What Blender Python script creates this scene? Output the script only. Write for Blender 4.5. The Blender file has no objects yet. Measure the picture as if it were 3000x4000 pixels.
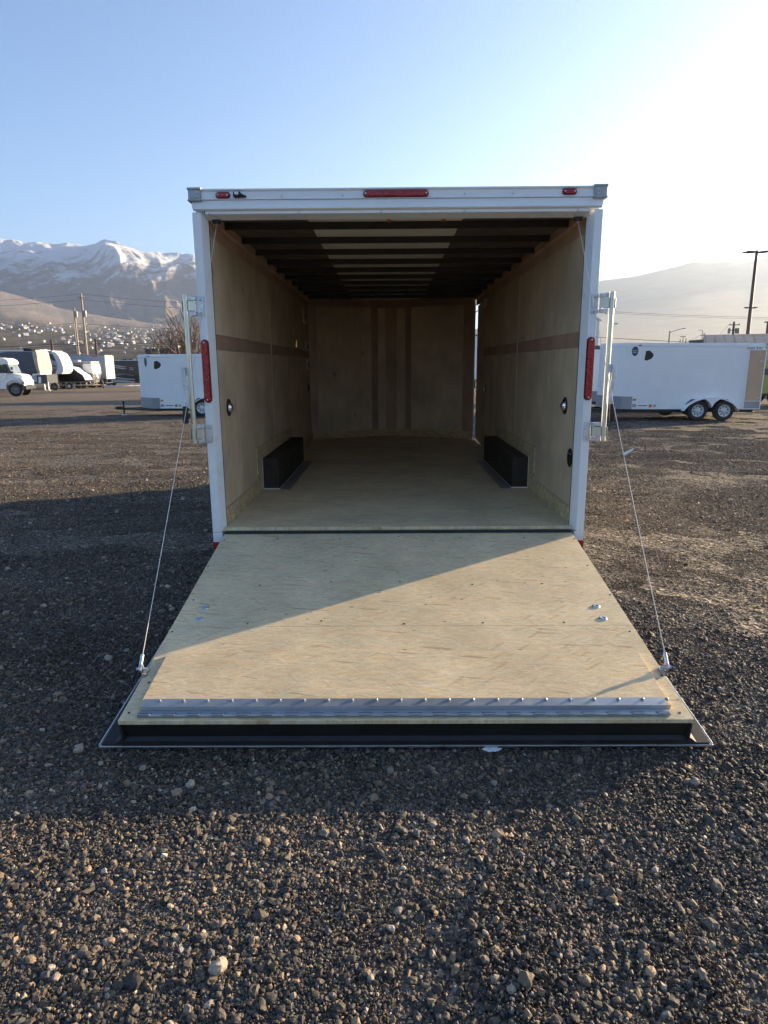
import bpy, bmesh, math, random
import numpy as np
from mathutils import Vector, Matrix
R_ = math.radians
random.seed(7)
rng = np.random.default_rng(11)
scene = bpy.context.scene
COL = scene.collection

# ------------------------------------------------------------------ camera
FPX = 2574.87                                   # focal length in photo pixels (photo is 3000 x 4000)
CAM = np.array([-0.06397, -4.45775, 1.59627])
PITCH, YAW, ROLL = -0.2202, -0.0071, -0.0068
_F = np.array([math.sin(YAW)*math.cos(PITCH), math.cos(YAW)*math.cos(PITCH), math.sin(PITCH)])
_R = np.array([math.cos(YAW), -math.sin(YAW), 0.0]); _U = np.cross(_R, _F)
_R, _U = _R*math.cos(ROLL)+_U*math.sin(ROLL), -_R*math.sin(ROLL)+_U*math.cos(ROLL)
cd = bpy.data.cameras.new('camera'); cam = bpy.data.objects.new('camera', cd); COL.objects.link(cam)
cd.sensor_fit = 'HORIZONTAL'; cd.sensor_width = 36.0; cd.lens = 36.0*FPX/3000.0
cd.clip_start = 0.05; cd.clip_end = 40000.0
cam.matrix_world = Matrix(((_R[0], _U[0], -_F[0], CAM[0]), (_R[1], _U[1], -_F[1], CAM[1]),
                           (_R[2], _U[2], -_F[2], CAM[2]), (0, 0, 0, 1)))
scene.camera = cam

# ------------------------------------------------------------------ sky, sun, exposure
SUN_EL, SUN_AZ = R_(12.0), R_(59.5)             # azimuth: from +Y towards +X
SUN = Vector((math.sin(SUN_AZ)*math.cos(SUN_EL), math.cos(SUN_AZ)*math.cos(SUN_EL), math.sin(SUN_EL)))
w = bpy.data.worlds.new('World'); scene.world = w; w.use_nodes = True
nt = w.node_tree; nt.nodes.clear()
wo = nt.nodes.new('ShaderNodeOutputWorld'); bg = nt.nodes.new('ShaderNodeBackground')
sky = nt.nodes.new('ShaderNodeTexSky'); sky.sky_type = 'NISHITA'; sky.sun_disc = False
sky.sun_elevation = SUN_EL; sky.sun_rotation = SUN_AZ
sky.altitude = 1300; sky.air_density = 1.0; sky.dust_density = 0.1; sky.ozone_density = 3.2
bg.inputs['Strength'].default_value = 0.072
nt.links.new(sky.outputs[0], bg.inputs[0]); nt.links.new(bg.outputs[0], wo.inputs[0])
sl = bpy.data.lights.new('sun', 'SUN'); sun = bpy.data.objects.new('sun', sl); COL.objects.link(sun)
sl.energy = 5.0; sl.angle = R_(0.55); sl.color = (1.0, 0.78, 0.50)
sun.rotation_euler = SUN.to_track_quat('Z', 'Y').to_euler(); sun.location = (60, 40, 30)
vs = scene.view_settings
scene.display_settings.display_device = 'sRGB'
vs.view_transform = 'Standard'; vs.look = 'None'; vs.gamma = 1.0; vs.use_curve_mapping = False
vs.exposure = 2.1
cy = scene.cycles
cy.use_denoising = True
cy.use_adaptive_sampling = True; cy.adaptive_threshold = 0.02
try:
    cy.denoiser = 'OPENIMAGEDENOISE'; cy.denoising_input_passes = 'RGB_ALBEDO_NORMAL'
except Exception: pass
cy.max_bounces = 8; cy.diffuse_bounces = 7; cy.glossy_bounces = 3; cy.transmission_bounces = 2; cy.volume_bounces = 0
cy.caustics_reflective = False; cy.caustics_refractive = False; cy.sample_clamp_indirect = 6.0

# ------------------------------------------------------------------ pixel helpers (a pixel gives a direction only)
def ray(x, y): return _F + _R*(x-1500)/FPX - _U*(y-2000)/FPX
SLOPE = 0.013
def on_y(x, y, c):
    d = ray(x, y); return CAM + d*((c-CAM[1])/d[1])
def on_ground(x, y):
    d = ray(x, y); n = np.array([0, SLOPE, 1.0]); return CAM + d*((0-n@CAM)/(n@d))
def az_el(x, y):
    d = ray(x, y); return math.atan2(d[0], d[1]), d[2]/math.hypot(d[0], d[1])

# ------------------------------------------------------------------ numpy noise
def _hash(ix, iy, seed):
    h = (ix.astype(np.int64)*374761393 + iy.astype(np.int64)*668265263 + seed*982451653) & 0xffffffff
    h = ((h ^ (h >> 13))*1274126177) & 0xffffffff
    return ((h ^ (h >> 16)) & 0xffff)/65535.0
def vnoise(x, y, seed=0):
    x = np.asarray(x, float); y = np.asarray(y, float)
    ix = np.floor(x); iy = np.floor(y); fx = x-ix; fy = y-iy
    fx = fx*fx*(3-2*fx); fy = fy*fy*(3-2*fy)
    a = _hash(ix, iy, seed); b = _hash(ix+1, iy, seed); c = _hash(ix, iy+1, seed); d = _hash(ix+1, iy+1, seed)
    return (a*(1-fx)+b*fx)*(1-fy) + (c*(1-fx)+d*fx)*fy
def fbm(x, y, oct=4, seed=0):
    s = 0; a = 1.0; t = 0
    for o in range(oct):
        s = s + a*vnoise(np.asarray(x)*2**o, np.asarray(y)*2**o, seed+o*17); t += a; a *= 0.5
    return s/t

# ------------------------------------------------------------------ materials
def new_mat(name):
    m = bpy.data.materials.new(name); m.use_nodes = True
    n = m.node_tree; b = n.nodes['Principled BSDF']; return m, n, b
def N(n, t, **k):
    o = n.nodes.new(t)
    for a, v in k.items():
        if a in o.inputs.keys(): o.inputs[a].default_value = v
        else: setattr(o, a, v)
    return o
def ramp(n, stops, interp='LINEAR'):
    r = n.nodes.new('ShaderNodeValToRGB'); r.color_ramp.interpolation = interp
    e = r.color_ramp.elements
    while len(e) < len(stops): e.new(0.5)
    for i, (p, c) in enumerate(stops):
        e[i].position = p; e[i].color = (c[0], c[1], c[2], 1) if not isinstance(c, (int, float)) else (c, c, c, 1)
    return r
def mix(n, a, b, fac, blend='MIX'):
    m = n.nodes.new('ShaderNodeMix'); m.data_type = 'RGBA'; m.blend_type = blend
    for i, v in ((6, a), (7, b), (0, fac)):
        sock = m.inputs[i]
        if isinstance(v, (int, float)): sock.default_value = v if i == 0 else (v, v, v, 1)
        elif isinstance(v, tuple): sock.default_value = (v[0], v[1], v[2], 1)
        else: n.links.new(v, sock)
    return m.outputs[2]
def coords(n, scale=(1, 1, 1), rot=(0, 0, 0), loc=(0, 0, 0), src='Object'):
    tc = n.nodes.new('ShaderNodeTexCoord'); mp = n.nodes.new('ShaderNodeMapping')
    mp.inputs['Scale'].default_value = scale; mp.inputs['Rotation'].default_value = rot; mp.inputs['Location'].default_value = loc
    n.links.new(tc.outputs[src], mp.inputs['Vector']); return mp.outputs[0]
def noise(n, vec, scale=5, detail=4, rough=0.55):
    t = n.nodes.new('ShaderNodeTexNoise'); t.inputs['Scale'].default_value = scale
    t.inputs['Detail'].default_value = detail; t.inputs['Roughness'].default_value = rough
    n.links.new(vec, t.inputs['Vector']); return t.outputs['Fac']
def bump(n, b, h, strength=0.2, dist=0.01):
    bp = n.nodes.new('ShaderNodeBump'); bp.inputs['Strength'].default_value = strength; bp.inputs['Distance'].default_value = dist
    n.links.new(h, bp.inputs['Height']); n.links.new(bp.outputs[0], b.inputs['Normal'])

_cache = {}
def plain(name, c, rough=0.5, metal=0.0, var=0.12, scale=6.0, bmp=0.0, coat=0.0, dirt=0.0, emit=None):
    """painted / plastic / metal surface with mottling, uneven gloss and a little dirt"""
    if name in _cache: return _cache[name]
    m, n, b = new_mat(name)
    v = coords(n)
    f = noise(n, v, scale, 5, 0.6)
    lo = tuple(x*(1-var) for x in c); hi = tuple(min(1, x*(1+var)) for x in c)
    r = ramp(n, [(0.3, lo), (0.7, hi)]); n.links.new(f, r.inputs[0])
    col = r.outputs[0]
    if dirt > 0:
        f2 = noise(n, v, scale*0.45, 8, 0.7); r2 = ramp(n, [(0.52, 0.0), (0.75, dirt)]); n.links.new(f2, r2.inputs[0])
        col = mix(n, col, (0.16, 0.12, 0.085), r2.outputs[0])
    n.links.new(col, b.inputs['Base Color'])
    rr = ramp(n, [(0.3, max(0, rough-0.1)), (0.7, min(1, rough+0.1))]); n.links.new(noise(n, v, scale*2.3, 4), rr.inputs[0])
    n.links.new(rr.outputs[0], b.inputs['Roughness'])
    b.inputs['Metallic'].default_value = metal
    if coat: b.inputs['Coat Weight'].default_value = coat; b.inputs['Coat Roughness'].default_value = 0.15
    if bmp: bump(n, b, noise(n, v, scale*8, 4), bmp, 0.004)
    _cache[name] = m; return m

def math_f(n, a, k):
    q_ = n.nodes.new('ShaderNodeMath'); q_.operation = 'MULTIPLY'; n.links.new(a, q_.inputs[0]); q_.inputs[1].default_value = k; return q_.outputs[0]

def osb(name, seed=0, tint=(1, 1, 1), rotz=0.0, axes='xy', dark=1.0, chips=0.0):
    """oriented strand board: overlapping pale and brown wood strands"""
    m, n, b = new_mat(name)
    tc = n.nodes.new('ShaderNodeTexCoord')
    if axes == 'xy': base = tc.outputs['Object']
    else:
        sep = n.nodes.new('ShaderNodeSeparateXYZ'); n.links.new(tc.outputs['Object'], sep.inputs[0])
        cmb = n.nodes.new('ShaderNodeCombineXYZ')
        n.links.new(sep.outputs['Y' if axes == 'yz' else 'X'], cmb.inputs[0]); n.links.new(sep.outputs['Z'], cmb.inputs[1])
        base = cmb.outputs[0]
    wn = n.nodes.new('ShaderNodeTexNoise'); wn.inputs['Scale'].default_value = 16; wn.inputs['Detail'].default_value = 3
    n.links.new(base, wn.inputs['Vector'])
    wm = n.nodes.new('ShaderNodeVectorMath'); wm.operation = 'MULTIPLY_ADD'
    n.links.new(wn.outputs['Color'], wm.inputs[0]); wm.inputs[1].default_value = (0.02, 0.013, 0); n.links.new(base, wm.inputs[2])
    def mapped(src, rz, sx, sy, off):
        m1 = n.nodes.new('ShaderNodeMapping'); m1.inputs['Rotation'].default_value = (0, 0, R_(rz)+rotz); n.links.new(src, m1.inputs['Vector'])
        m2 = n.nodes.new('ShaderNodeMapping'); m2.inputs['Scale'].default_value = (sx, sy, 1); m2.inputs['Location'].default_value = (off+seed, off*1.7+seed*2, 0)
        n.links.new(m1.outputs[0], m2.inputs['Vector']); return m2.outputs[0]
    def layer(rz, sx, sy, off):
        vo = n.nodes.new('ShaderNodeTexVoronoi'); vo.inputs['Scale'].default_value = 1.0; vo.inputs['Randomness'].default_value = 1.0
        n.links.new(mapped(wm.outputs[0], rz, sx, sy, off), vo.inputs['Vector'])
        c_ = n.nodes.new('ShaderNodeSeparateColor'); n.links.new(vo.outputs['Color'], c_.inputs[0])
        return c_.outputs[0], c_.outputs[1], vo.outputs['Distance']
    def gt(s, t):
        k = n.nodes.new('ShaderNodeMath'); k.operation = 'GREATER_THAN'; n.links.new(s, k.inputs[0]); k.inputs[1].default_value = t; return k.outputs[0]
    st = noise(n, mapped(wm.outputs[0], 2, 22, 170, 1.0), 1.0, 5, 0.68); sr0 = ramp(n, [(0.34, 0.0), (0.66, 1.0)]); n.links.new(st, sr0.inputs[0])
    a0, a1, ad = layer(4, 12, 105, 0.0); b0, b1, bd = layer(-24, 15, 110, 3.1); d0, d1, dd = layer(47, 18, 120, 5.2); e0, e1, ed = layer(9, 8, 85, 11.3); g0, g1, gd = layer(-38, 13, 95, 21.0)
    vc = mix(n, a0, b0, gt(b1, 0.74)); vc = mix(n, vc, d0, gt(d1, 0.92))
    fk = noise(n, mapped(wm.outputs[0], -7, 70, 190, 4.4), 1.0, 3, 0.7); fr = ramp(n, [(0.33, 0.0), (0.67, 1.0)]); n.links.new(fk, fr.inputs[0])
    v = mix(n, mix(n, sr0.outputs[0], fr.outputs[0], 0.42), vc, 0.30)
    cr = ramp(n, [(0.05, (0.50*dark, 0.385*dark, 0.235*dark)), (0.30, (0.64, 0.50, 0.305)), (0.55, (0.745, 0.605, 0.385)), (0.80, (0.80, 0.675, 0.46)), (1.0, (0.85, 0.76, 0.57))])
    n.links.new(v, cr.inputs[0])
    tn = ramp(n, [(0.0, (1.04, 0.97, 0.90)), (0.5, (1.0, 1.0, 1.0)), (1.0, (0.97, 1.0, 1.03))]); n.links.new(a1, tn.inputs[0])
    dk = ramp(n, [(0.0, (0.72, 0.69, 0.68)), (1.0, (0.92, 0.88, 0.82))]); n.links.new(e0, dk.inputs[0])
    base_col = mix(n, cr.outputs[0], tn.outputs[0], 1.0, 'MULTIPLY')
    base_col = mix(n, base_col, mix(n, base_col, dk.outputs[0], 1.0, 'MULTIPLY'), gt(e1, 0.965-chips))
    base_col = mix(n, base_col, mix(n, base_col, (0.86, 0.83, 0.80), 1.0, 'MULTIPLY'), gt(g1, 0.986-chips))
    base_col = mix(n, base_col, (0.80, 0.72, 0.56), math_f(n, gt(d1, 0.975), 0.35))
    # fine grain along the strands, broad mottling, sparse dark specks
    mg = n.nodes.new('ShaderNodeMapping'); mg.inputs['Scale'].default_value = (14, 170, 14); n.links.new(wm.outputs[0], mg.inputs['Vector'])
    g = noise(n, mg.outputs[0], 1.6, 4, 0.65); gr = ramp(n, [(0.32, 0.88), (0.62, 1.05)]); n.links.new(g, gr.inputs[0])
    col = mix(n, base_col, gr.outputs[0], 1.0, 'MULTIPLY')
    bn = noise(n, base, 2.3, 5, 0.6); br = ramp(n, [(0.30, (0.78, 0.78, 0.77)), (0.66, (1.05, 1.04, 1.01))]); n.links.new(bn, br.inputs[0])
    col = mix(n, col, br.outputs[0], 1.0, 'MULTIPLY')
    ms = n.nodes.new('ShaderNodeMapping'); ms.inputs['Scale'].default_value = (9, 24, 9); ms.inputs['Rotation'].default_value = (0, 0, 0.3); n.links.new(wm.outputs[0], ms.inputs['Vector'])
    vs_ = n.nodes.new('ShaderNodeTexVoronoi'); vs_.inputs['Scale'].default_value = 1.0; n.links.new(ms.outputs[0], vs_.inputs['Vector'])
    sr = ramp(n, [(0.075, 0.35), (0.12, 1.0)]); n.links.new(vs_.outputs['Distance'], sr.inputs[0])
    vcs = n.nodes.new('ShaderNodeSeparateColor'); n.links.new(vs_.outputs['Color'], vcs.inputs[0])
    col = mix(n, col, mix(n, col, sr.outputs[0], 1.0, 'MULTIPLY'), gt(vcs.outputs[2], 0.8))
    col = mix(n, col, tint, 1.0, 'MULTIPLY')
    n.links.new(col, b.inputs['Base Color']); b.inputs['Roughness'].default_value = 0.75
    b.inputs['Specular IOR Level'].default_value = 0.25
    bump(n, b, v, 0.12, 0.002)
    return m

def ply(name, c1, c2, seed=0.0, grain='z', knots=True):
    """luan plywood: long soft grain, cloudy stains, a few dark knots"""
    m, n, b = new_mat(name)
    sc = {'z': (26, 26, 1.6), 'y': (26, 1.6, 26)}[grain]
    v = coords(n, sc, loc=(seed, seed*2, seed*3)); f = noise(n, v, 1.0, 5, 0.6)
    v0 = coords(n, (1, 1, 1), loc=(seed, seed, seed)); cl = noise(n, v0, 2.2, 5, 0.6)
    r = ramp(n, [(0.3, c1), (0.7, c2)]); n.links.new(f, r.inputs[0])
    r2 = ramp(n, [(0.32, 0.72), (0.65, 1.05)]); n.links.new(cl, r2.inputs[0])
    col = mix(n, r.outputs[0], r2.outputs[0], 1.0, 'MULTIPLY')
    if knots:
        vk = n.nodes.new('ShaderNodeTexVoronoi'); vk.inputs['Scale'].default_value = 1.0
        n.links.new(coords(n, (3.0, 3.0, 1.7), loc=(seed*1.3, seed, 0.4)), vk.inputs['Vector'])
        kr = ramp(n, [(0.02, 0.55), (0.09, 1.0)]); n.links.new(vk.outputs['Distance'], kr.inputs[0])
        col = mix(n, col, kr.outputs[0], 1.0, 'MULTIPLY')
    n.links.new(col, b.inputs['Base Color']); b.inputs['Roughness'].default_value = 0.62
    bump(n, b, f, 0.08, 0.002)
    return m

def led_red(name='red_lens'):
    m, n, b = new_mat(name)
    vo = n.nodes.new('ShaderNodeTexVoronoi'); vo.inputs['Scale'].default_value = 75
    n.links.new(coords(n), vo.inputs['Vector'])
    r = ramp(n, [(0.1, (0.60, 0.03, 0.035)), (0.6, (0.24, 0.005, 0.008))]); n.links.new(vo.outputs['Distance'], r.inputs[0])
    n.links.new(r.outputs[0], b.inputs['Base Color']); b.inputs['Roughness'].default_value = 0.18
    b.inputs['Transmission Weight'].default_value = 0.0
    bump(n, b, vo.outputs['Distance'], 0.4, 0.004); return m

def galv(name, c=(0.62, 0.63, 0.64), rough=0.33):
    m, n, b = new_mat(name)
    vo = n.nodes.new('ShaderNodeTexVoronoi'); vo.inputs['Scale'].default_value = 55; n.links.new(coords(n), vo.inputs['Vector'])
    r = ramp(n, [(0.0, tuple(x*0.8 for x in c)), (1.0, tuple(min(1, x*1.12) for x in c))])
    s = n.nodes.new('ShaderNodeSeparateColor'); n.links.new(vo.outputs['Color'], s.inputs[0]); n.links.new(s.outputs[0], r.inputs[0])
    n.links.new(r.outputs[0], b.inputs['Base Color']); b.inputs['Metallic'].default_value = 1.0
    rr = ramp(n, [(0.3, rough-0.1), (0.7, rough+0.14)]); n.links.new(noise(n, coords(n), 9, 5), rr.inputs[0]); n.links.new(rr.outputs[0], b.inputs['Roughness'])
    return m

def diamond(name):
    m, n, b = new_mat(name)
    w1 = n.nodes.new('ShaderNodeTexVoronoi'); w1.inputs['Scale'].default_value = 24; w1.inputs['Randomness'].default_value = 0.0
    n.links.new(coords(n, rot=(0, R_(45), 0)), w1.inputs['Vector'])
    dr = ramp(n, [(0.1, (0.62, 0.63, 0.65)), (0.45, (0.30, 0.31, 0.33))]); n.links.new(w1.outputs['Distance'], dr.inputs[0]); n.links.new(dr.outputs[0], b.inputs['Base Color']); b.inputs['Metallic'].default_value = 0.9; b.inputs['Roughness'].default_value = 0.4
    bump(n, b, w1.outputs['Distance'], 1.0, 0.03); return m

def cloth(name, c, scale=1.6, depth=0.6):
    m, n, b = new_mat(name)
    v = coords(n, (0.5, 1, 2.2)); f = noise(n, v, scale, 4, 0.5)
    r = ramp(n, [(0.3, tuple(x*0.85 for x in c)), (0.7, tuple(x*1.1 for x in c))]); n.links.new(f, r.inputs[0])
    n.links.new(r.outputs[0], b.inputs['Base Color']); b.inputs['Roughness'].default_value = 0.8
    bump(n, b, f, depth, 0.15); return m

def glass(name, c=(0.03, 0.035, 0.04)):
    m, n, b = new_mat(name)
    r = ramp(n, [(0.3, c), (0.7, tuple(x*1.6 for x in c))]); n.links.new(noise(n, coords(n), 1.5, 2), r.inputs[0])
    n.links.new(r.outputs[0], b.inputs['Base Color']); b.inputs['Roughness'].default_value = 0.06; b.inputs['IOR'].default_value = 1.5
    return m

M = {}
M['white'] = plain('white_gelcoat_paint', (0.80, 0.81, 0.82), 0.32, var=0.03, scale=2.0, coat=0.25, dirt=0.06)
M['white2'] = plain('white_aluminium_skin', (0.78, 0.79, 0.80), 0.38, var=0.04, scale=1.2, dirt=0.05)
M['alu'] = plain('brushed_aluminium', (0.66, 0.67, 0.69), 0.36, 1.0, 0.1, 8)
M['capgrey'] = plain('cast_grey_cap', (0.36, 0.37, 0.39), 0.5, 0.6, 0.1, 20)
M['galv'] = galv('galvanised_steel', (0.60, 0.62, 0.65), 0.42)
M['zinc'] = plain('yellow_zinc_steel', (0.60, 0.585, 0.52), 0.36, 1.0, 0.06, 3)
M['blackpaint'] = plain('black_frame_paint', (0.012, 0.011, 0.010), 0.42, var=0.3, scale=12, dirt=0.06)
M['rubber'] = plain('black_rubber', (0.018, 0.018, 0.018), 0.7, var=0.25, scale=14, dirt=0.15)
M['tyre'] = plain('tyre_rubber', (0.022, 0.021, 0.020), 0.82, var=0.25, scale=18, bmp=0.3, dirt=0.35)
M['grip'] = plain('black_grip', (0.012, 0.012, 0.013), 0.5)
M['red'] = led_red()
M['redtape'] = plain('red_reflective_tape', (0.45, 0.02, 0.015), 0.3)
M['amber'] = plain('amber_lens', (0.55, 0.18, 0.03), 0.25)
M['black'] = plain('satin_black', (0.012, 0.011, 0.010), 0.5, var=0.2)
M['feltblack'] = plain('black_wheel_box', (0.032, 0.021, 0.014), 0.7, var=0.3, scale=9, dirt=0.1)
M['chrome'] = plain('chrome_dome', (0.75, 0.76, 0.78), 0.12, 1.0, 0.03)
M['screw'] = plain('zinc_screw', (0.6, 0.6, 0.62), 0.35, 1.0)
M['bow'] = plain('dark_roof_bow', (0.016, 0.013, 0.010), 0.55, var=0.25)
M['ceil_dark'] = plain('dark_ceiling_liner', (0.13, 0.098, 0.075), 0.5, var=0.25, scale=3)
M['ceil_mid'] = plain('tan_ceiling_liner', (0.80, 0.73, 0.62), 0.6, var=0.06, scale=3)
M['plate'] = plain('brown_floor_plate', (0.27, 0.215, 0.175), 0.5, var=0.15)
M['orange'] = plain('orange_connector', (0.6, 0.14, 0.03), 0.5)
M['cream'] = plain('cream_plastic', (0.62, 0.57, 0.45), 0.45)
M['osb_ramp'] = osb('osb_ramp_deck', 0.0)
M['osb_ramp2'] = osb('osb_ramp_lower_deck', 4.3)
M['osb_flap'] = osb('osb_flap_board', 9.1, (1.03, 1.0, 0.97))
M['osb_floor'] = osb('osb_floor', 2.7, (1.0, 1.0, 1.0))
M['osb_wall'] = osb('osb_kick_board', 6.2, (0.95, 0.93, 0.88), 0.9, 'yz', 0.5, 0.28)
M['osb_front'] = osb('osb_front_kick', 8.8, (0.98, 0.92, 0.82), 0.7, 'xz', 0.5, 0.28)
M['ply'] = ply('luan_wall_panel', (0.66, 0.50, 0.325), (0.77, 0.595, 0.40))
M['ply2'] = ply('luan_wall_panel_far', (0.65, 0.485, 0.315), (0.76, 0.585, 0.395), 3.3)
M['ply_red'] = ply('reddish_veneer_strip', (0.45, 0.275, 0.185), (0.53, 0.335, 0.23), 5.1, 'y', False)
M['ply_redz'] = ply('reddish_front_strip', (0.60, 0.39, 0.265), (0.68, 0.46, 0.315), 2.1, 'z', False)
M['ply_dark'] = ply('dark_front_strip', (0.44, 0.275, 0.18), (0.52, 0.335, 0.225), 1.1, 'z', False)
M['ply_front'] = ply('front_plywood', (0.73, 0.535, 0.35), (0.82, 0.62, 0.425), 7.7)
M['cable'] = plain('coated_steel_cable', (0.55, 0.55, 0.54), 0.4, 0.4)
M['glass'] = glass('dark_glass'); M['glass_blue'] = glass('pale_glass', (0.10, 0.12, 0.13))
M['diamond'] = diamond('diamond_tread_plate')

# ------------------------------------------------------------------ mesh builder
class MB:
    def __init__(s): s.v = []; s.f = []
    def add(s, vs, fs):
        o = len(s.v); s.v += [tuple(map(float, p)) for p in vs]; s.f += [tuple(o+i for i in f) for f in fs]; return s
    def box(s, x0, x1, y0, y1, z0, z1):
        if x0 > x1: x0, x1 = x1, x0
        if y0 > y1: y0, y1 = y1, y0
        if z0 > z1: z0, z1 = z1, z0
        return s.add([(x0, y0, z0), (x1, y0, z0), (x1, y1, z0), (x0, y1, z0), (x0, y0, z1), (x1, y0, z1), (x1, y1, z1), (x0, y1, z1)],
                     [(0, 3, 2, 1), (4, 5, 6, 7), (0, 1, 5, 4), (1, 2, 6, 5), (2, 3, 7, 6), (3, 0, 4, 7)])
    def prism(s, pts, axis, a, b):
        """polygon pts (2-D) extruded along axis from a to b; x: pts=(y,z); y: pts=(x,z); z: pts=(x,y)"""
        f = {'x': lambda p, t: (t, p[0], p[1]), 'y': lambda p, t: (p[0], t, p[1]), 'z': lambda p, t: (p[0], p[1], t)}[axis]
        n = len(pts)
        area = sum(pts[i][0]*pts[(i+1) % n][1]-pts[(i+1) % n][0]*pts[i][1] for i in range(n))
        if area < 0: pts = pts[::-1]
        flip = (axis == 'y') != (b < a)
        vs = [f(p, a) for p in pts]+[f(p, b) for p in pts]
        fs = [tuple(range(n))[::-1], tuple(range(n, 2*n))]+[(i, (i+1) % n, n+(i+1) % n, n+i) for i in range(n)]
        if flip: fs = [q[::-1] for q in fs]
        return s.add(vs, fs)
    def tube(s, pts, r, n=8, caps=True):
        P = [Vector(p) for p in pts]; rs = r if isinstance(r, (list, tuple)) else [r]*len(P)
        o = len(s.v); prev = None
        for i, p in enumerate(P):
            t = (P[min(i+1, len(P)-1)]-P[max(i-1, 0)]).normalized()
            a = Vector((0, 0, 1)) if abs(t.z) < 0.9 else Vector((1, 0, 0))
            if prev is not None: a = prev
            u = (a-t*a.dot(t)).normalized(); v = t.cross(u); prev = u
            for k in range(n):
                c = math.cos(2*math.pi*k/n); sn = math.sin(2*math.pi*k/n)
                s.v.append(tuple(p+(u*c+v*sn)*rs[i]))
        for i in range(len(P)-1):
            for k in range(n):
                a = o+i*n+k; b = o+i*n+(k+1) % n; s.f.append((a, b, b+n, a+n))
        if caps:
            s.f.append(tuple(range(o, o+n))[::-1]); e = o+(len(P)-1)*n; s.f.append(tuple(range(e, e+n)))
        return s
    def lathe(s, prof, c, axis='y', n=24):
        """prof: (radius, offset along axis); closed solid when radii start/end at 0"""
        o = len(s.v)
        for (r, t) in prof:
            for k in range(n):
                a = 2*math.pi*k/n; p, q = r*math.cos(a), r*math.sin(a)
                d = {'x': (t, p, q), 'y': (q, t, p), 'z': (p, q, t)}[axis]
                s.v.append((c[0]+d[0], c[1]+d[1], c[2]+d[2]))
        for i in range(len(prof)-1):
            for k in range(n):
                a = o+i*n+k; b = o+i*n+(k+1) % n; s.f.append((a, b, b+n, a+n))
        return s
    def pill(s, c, hx, hz, axis, t0, t1, n=10):
        """stadium/ellipse outline in the plane across axis y (x,z), extruded t0..t1"""
        pts = []
        r = min(hx, hz); ex, ez = hx-r, hz-r
        for k in range(4*n):
            a = 2*math.pi*k/(4*n)
            pts.append((c[0]+ex*(1 if math.cos(a) > 0 else -1)*(0 if ex == 0 else 1)+r*math.cos(a), c[1]+ez*(1 if math.sin(a) > 0 else -1)*(0 if ez == 0 else 1)+r*math.sin(a)))
        return s.prism(pts, axis, t0, t1)
    def mesh(s, name, mat, smooth=False):
        me = bpy.data.meshes.new(name); me.from_pydata(s.v, [], s.f); me.update()
        for m in (mat if isinstance(mat, (list, tuple)) else [mat]): me.materials.append(m)
        if smooth: me.polygons.foreach_set('use_smooth', [True]*len(me.polygons))
        return me
    def build(s, name, mat, parent=None, bevel=0.0, smooth=False, seg=2):
        o = bpy.data.objects.new(name, s.mesh(name, mat, smooth)); COL.objects.link(o)
        if parent is not None: o.parent = parent
        if bevel:
            b = o.modifiers.new('bevel', 'BEVEL'); b.width = bevel; b.segments = seg; b.limit_method = 'ANGLE'; b.angle_limit = R_(35)
        if smooth:
            try:
                sm = o.modifiers.new('wn', 'WEIGHTED_NORMAL') if False else None
                o.data.set_sharp_from_angle(angle=R_(40))
            except Exception: pass
        return o
def box(*a): return MB().box(*a)
def tag(o, label, cat, group=None):
    o['label'] = label; o['category'] = cat
    if group: o['group'] = group
    return o
def thing(name, label, cat, loc=(0, 0, 0), rz=0.0, group=None):
    o = bpy.data.objects.new(name, None); COL.objects.link(o); o.empty_display_size = 0.2
    o.location = loc; o.rotation_euler = (0, 0, rz); return tag(o, label, cat, group)
def part(name, parent, mesh):
    o = bpy.data.objects.new(name, mesh); COL.objects.link(o); o.parent = parent; return o
def at(o, x, y, z, rx=0, ry=0, rz=0): o.location = (x, y, z); o.rotation_euler = (rx, ry, rz); return o
def structure(o): o['kind'] = 'structure'; return o

# ================================================================== SETTING
def gz(x, y):
    x = np.asarray(x, float); y = np.asarray(y, float)
    base = -SLOPE*np.where(y < 1.0, np.where(y > -1, (y+1)**2/4.0, 0), np.minimum(y, 150.0))
    near = np.clip(1.0-(np.hypot(x, y+1)-18)/40.0, 0, 1)
    und = (fbm(x*0.55+3, y*0.55, 3, 5)-0.5)*0.055 + (fbm(x*1.9, y*1.2+9, 2, 9)-0.5)*0.022
    flat = np.exp(-np.maximum(0, np.hypot(x/1.5, (y+1.9)/0.25)-0.9)**2*2.0)      # the ramp lip rests on the ground
    und = und*(1-flat)-0.012
    return base + und*near - 0.006

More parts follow.
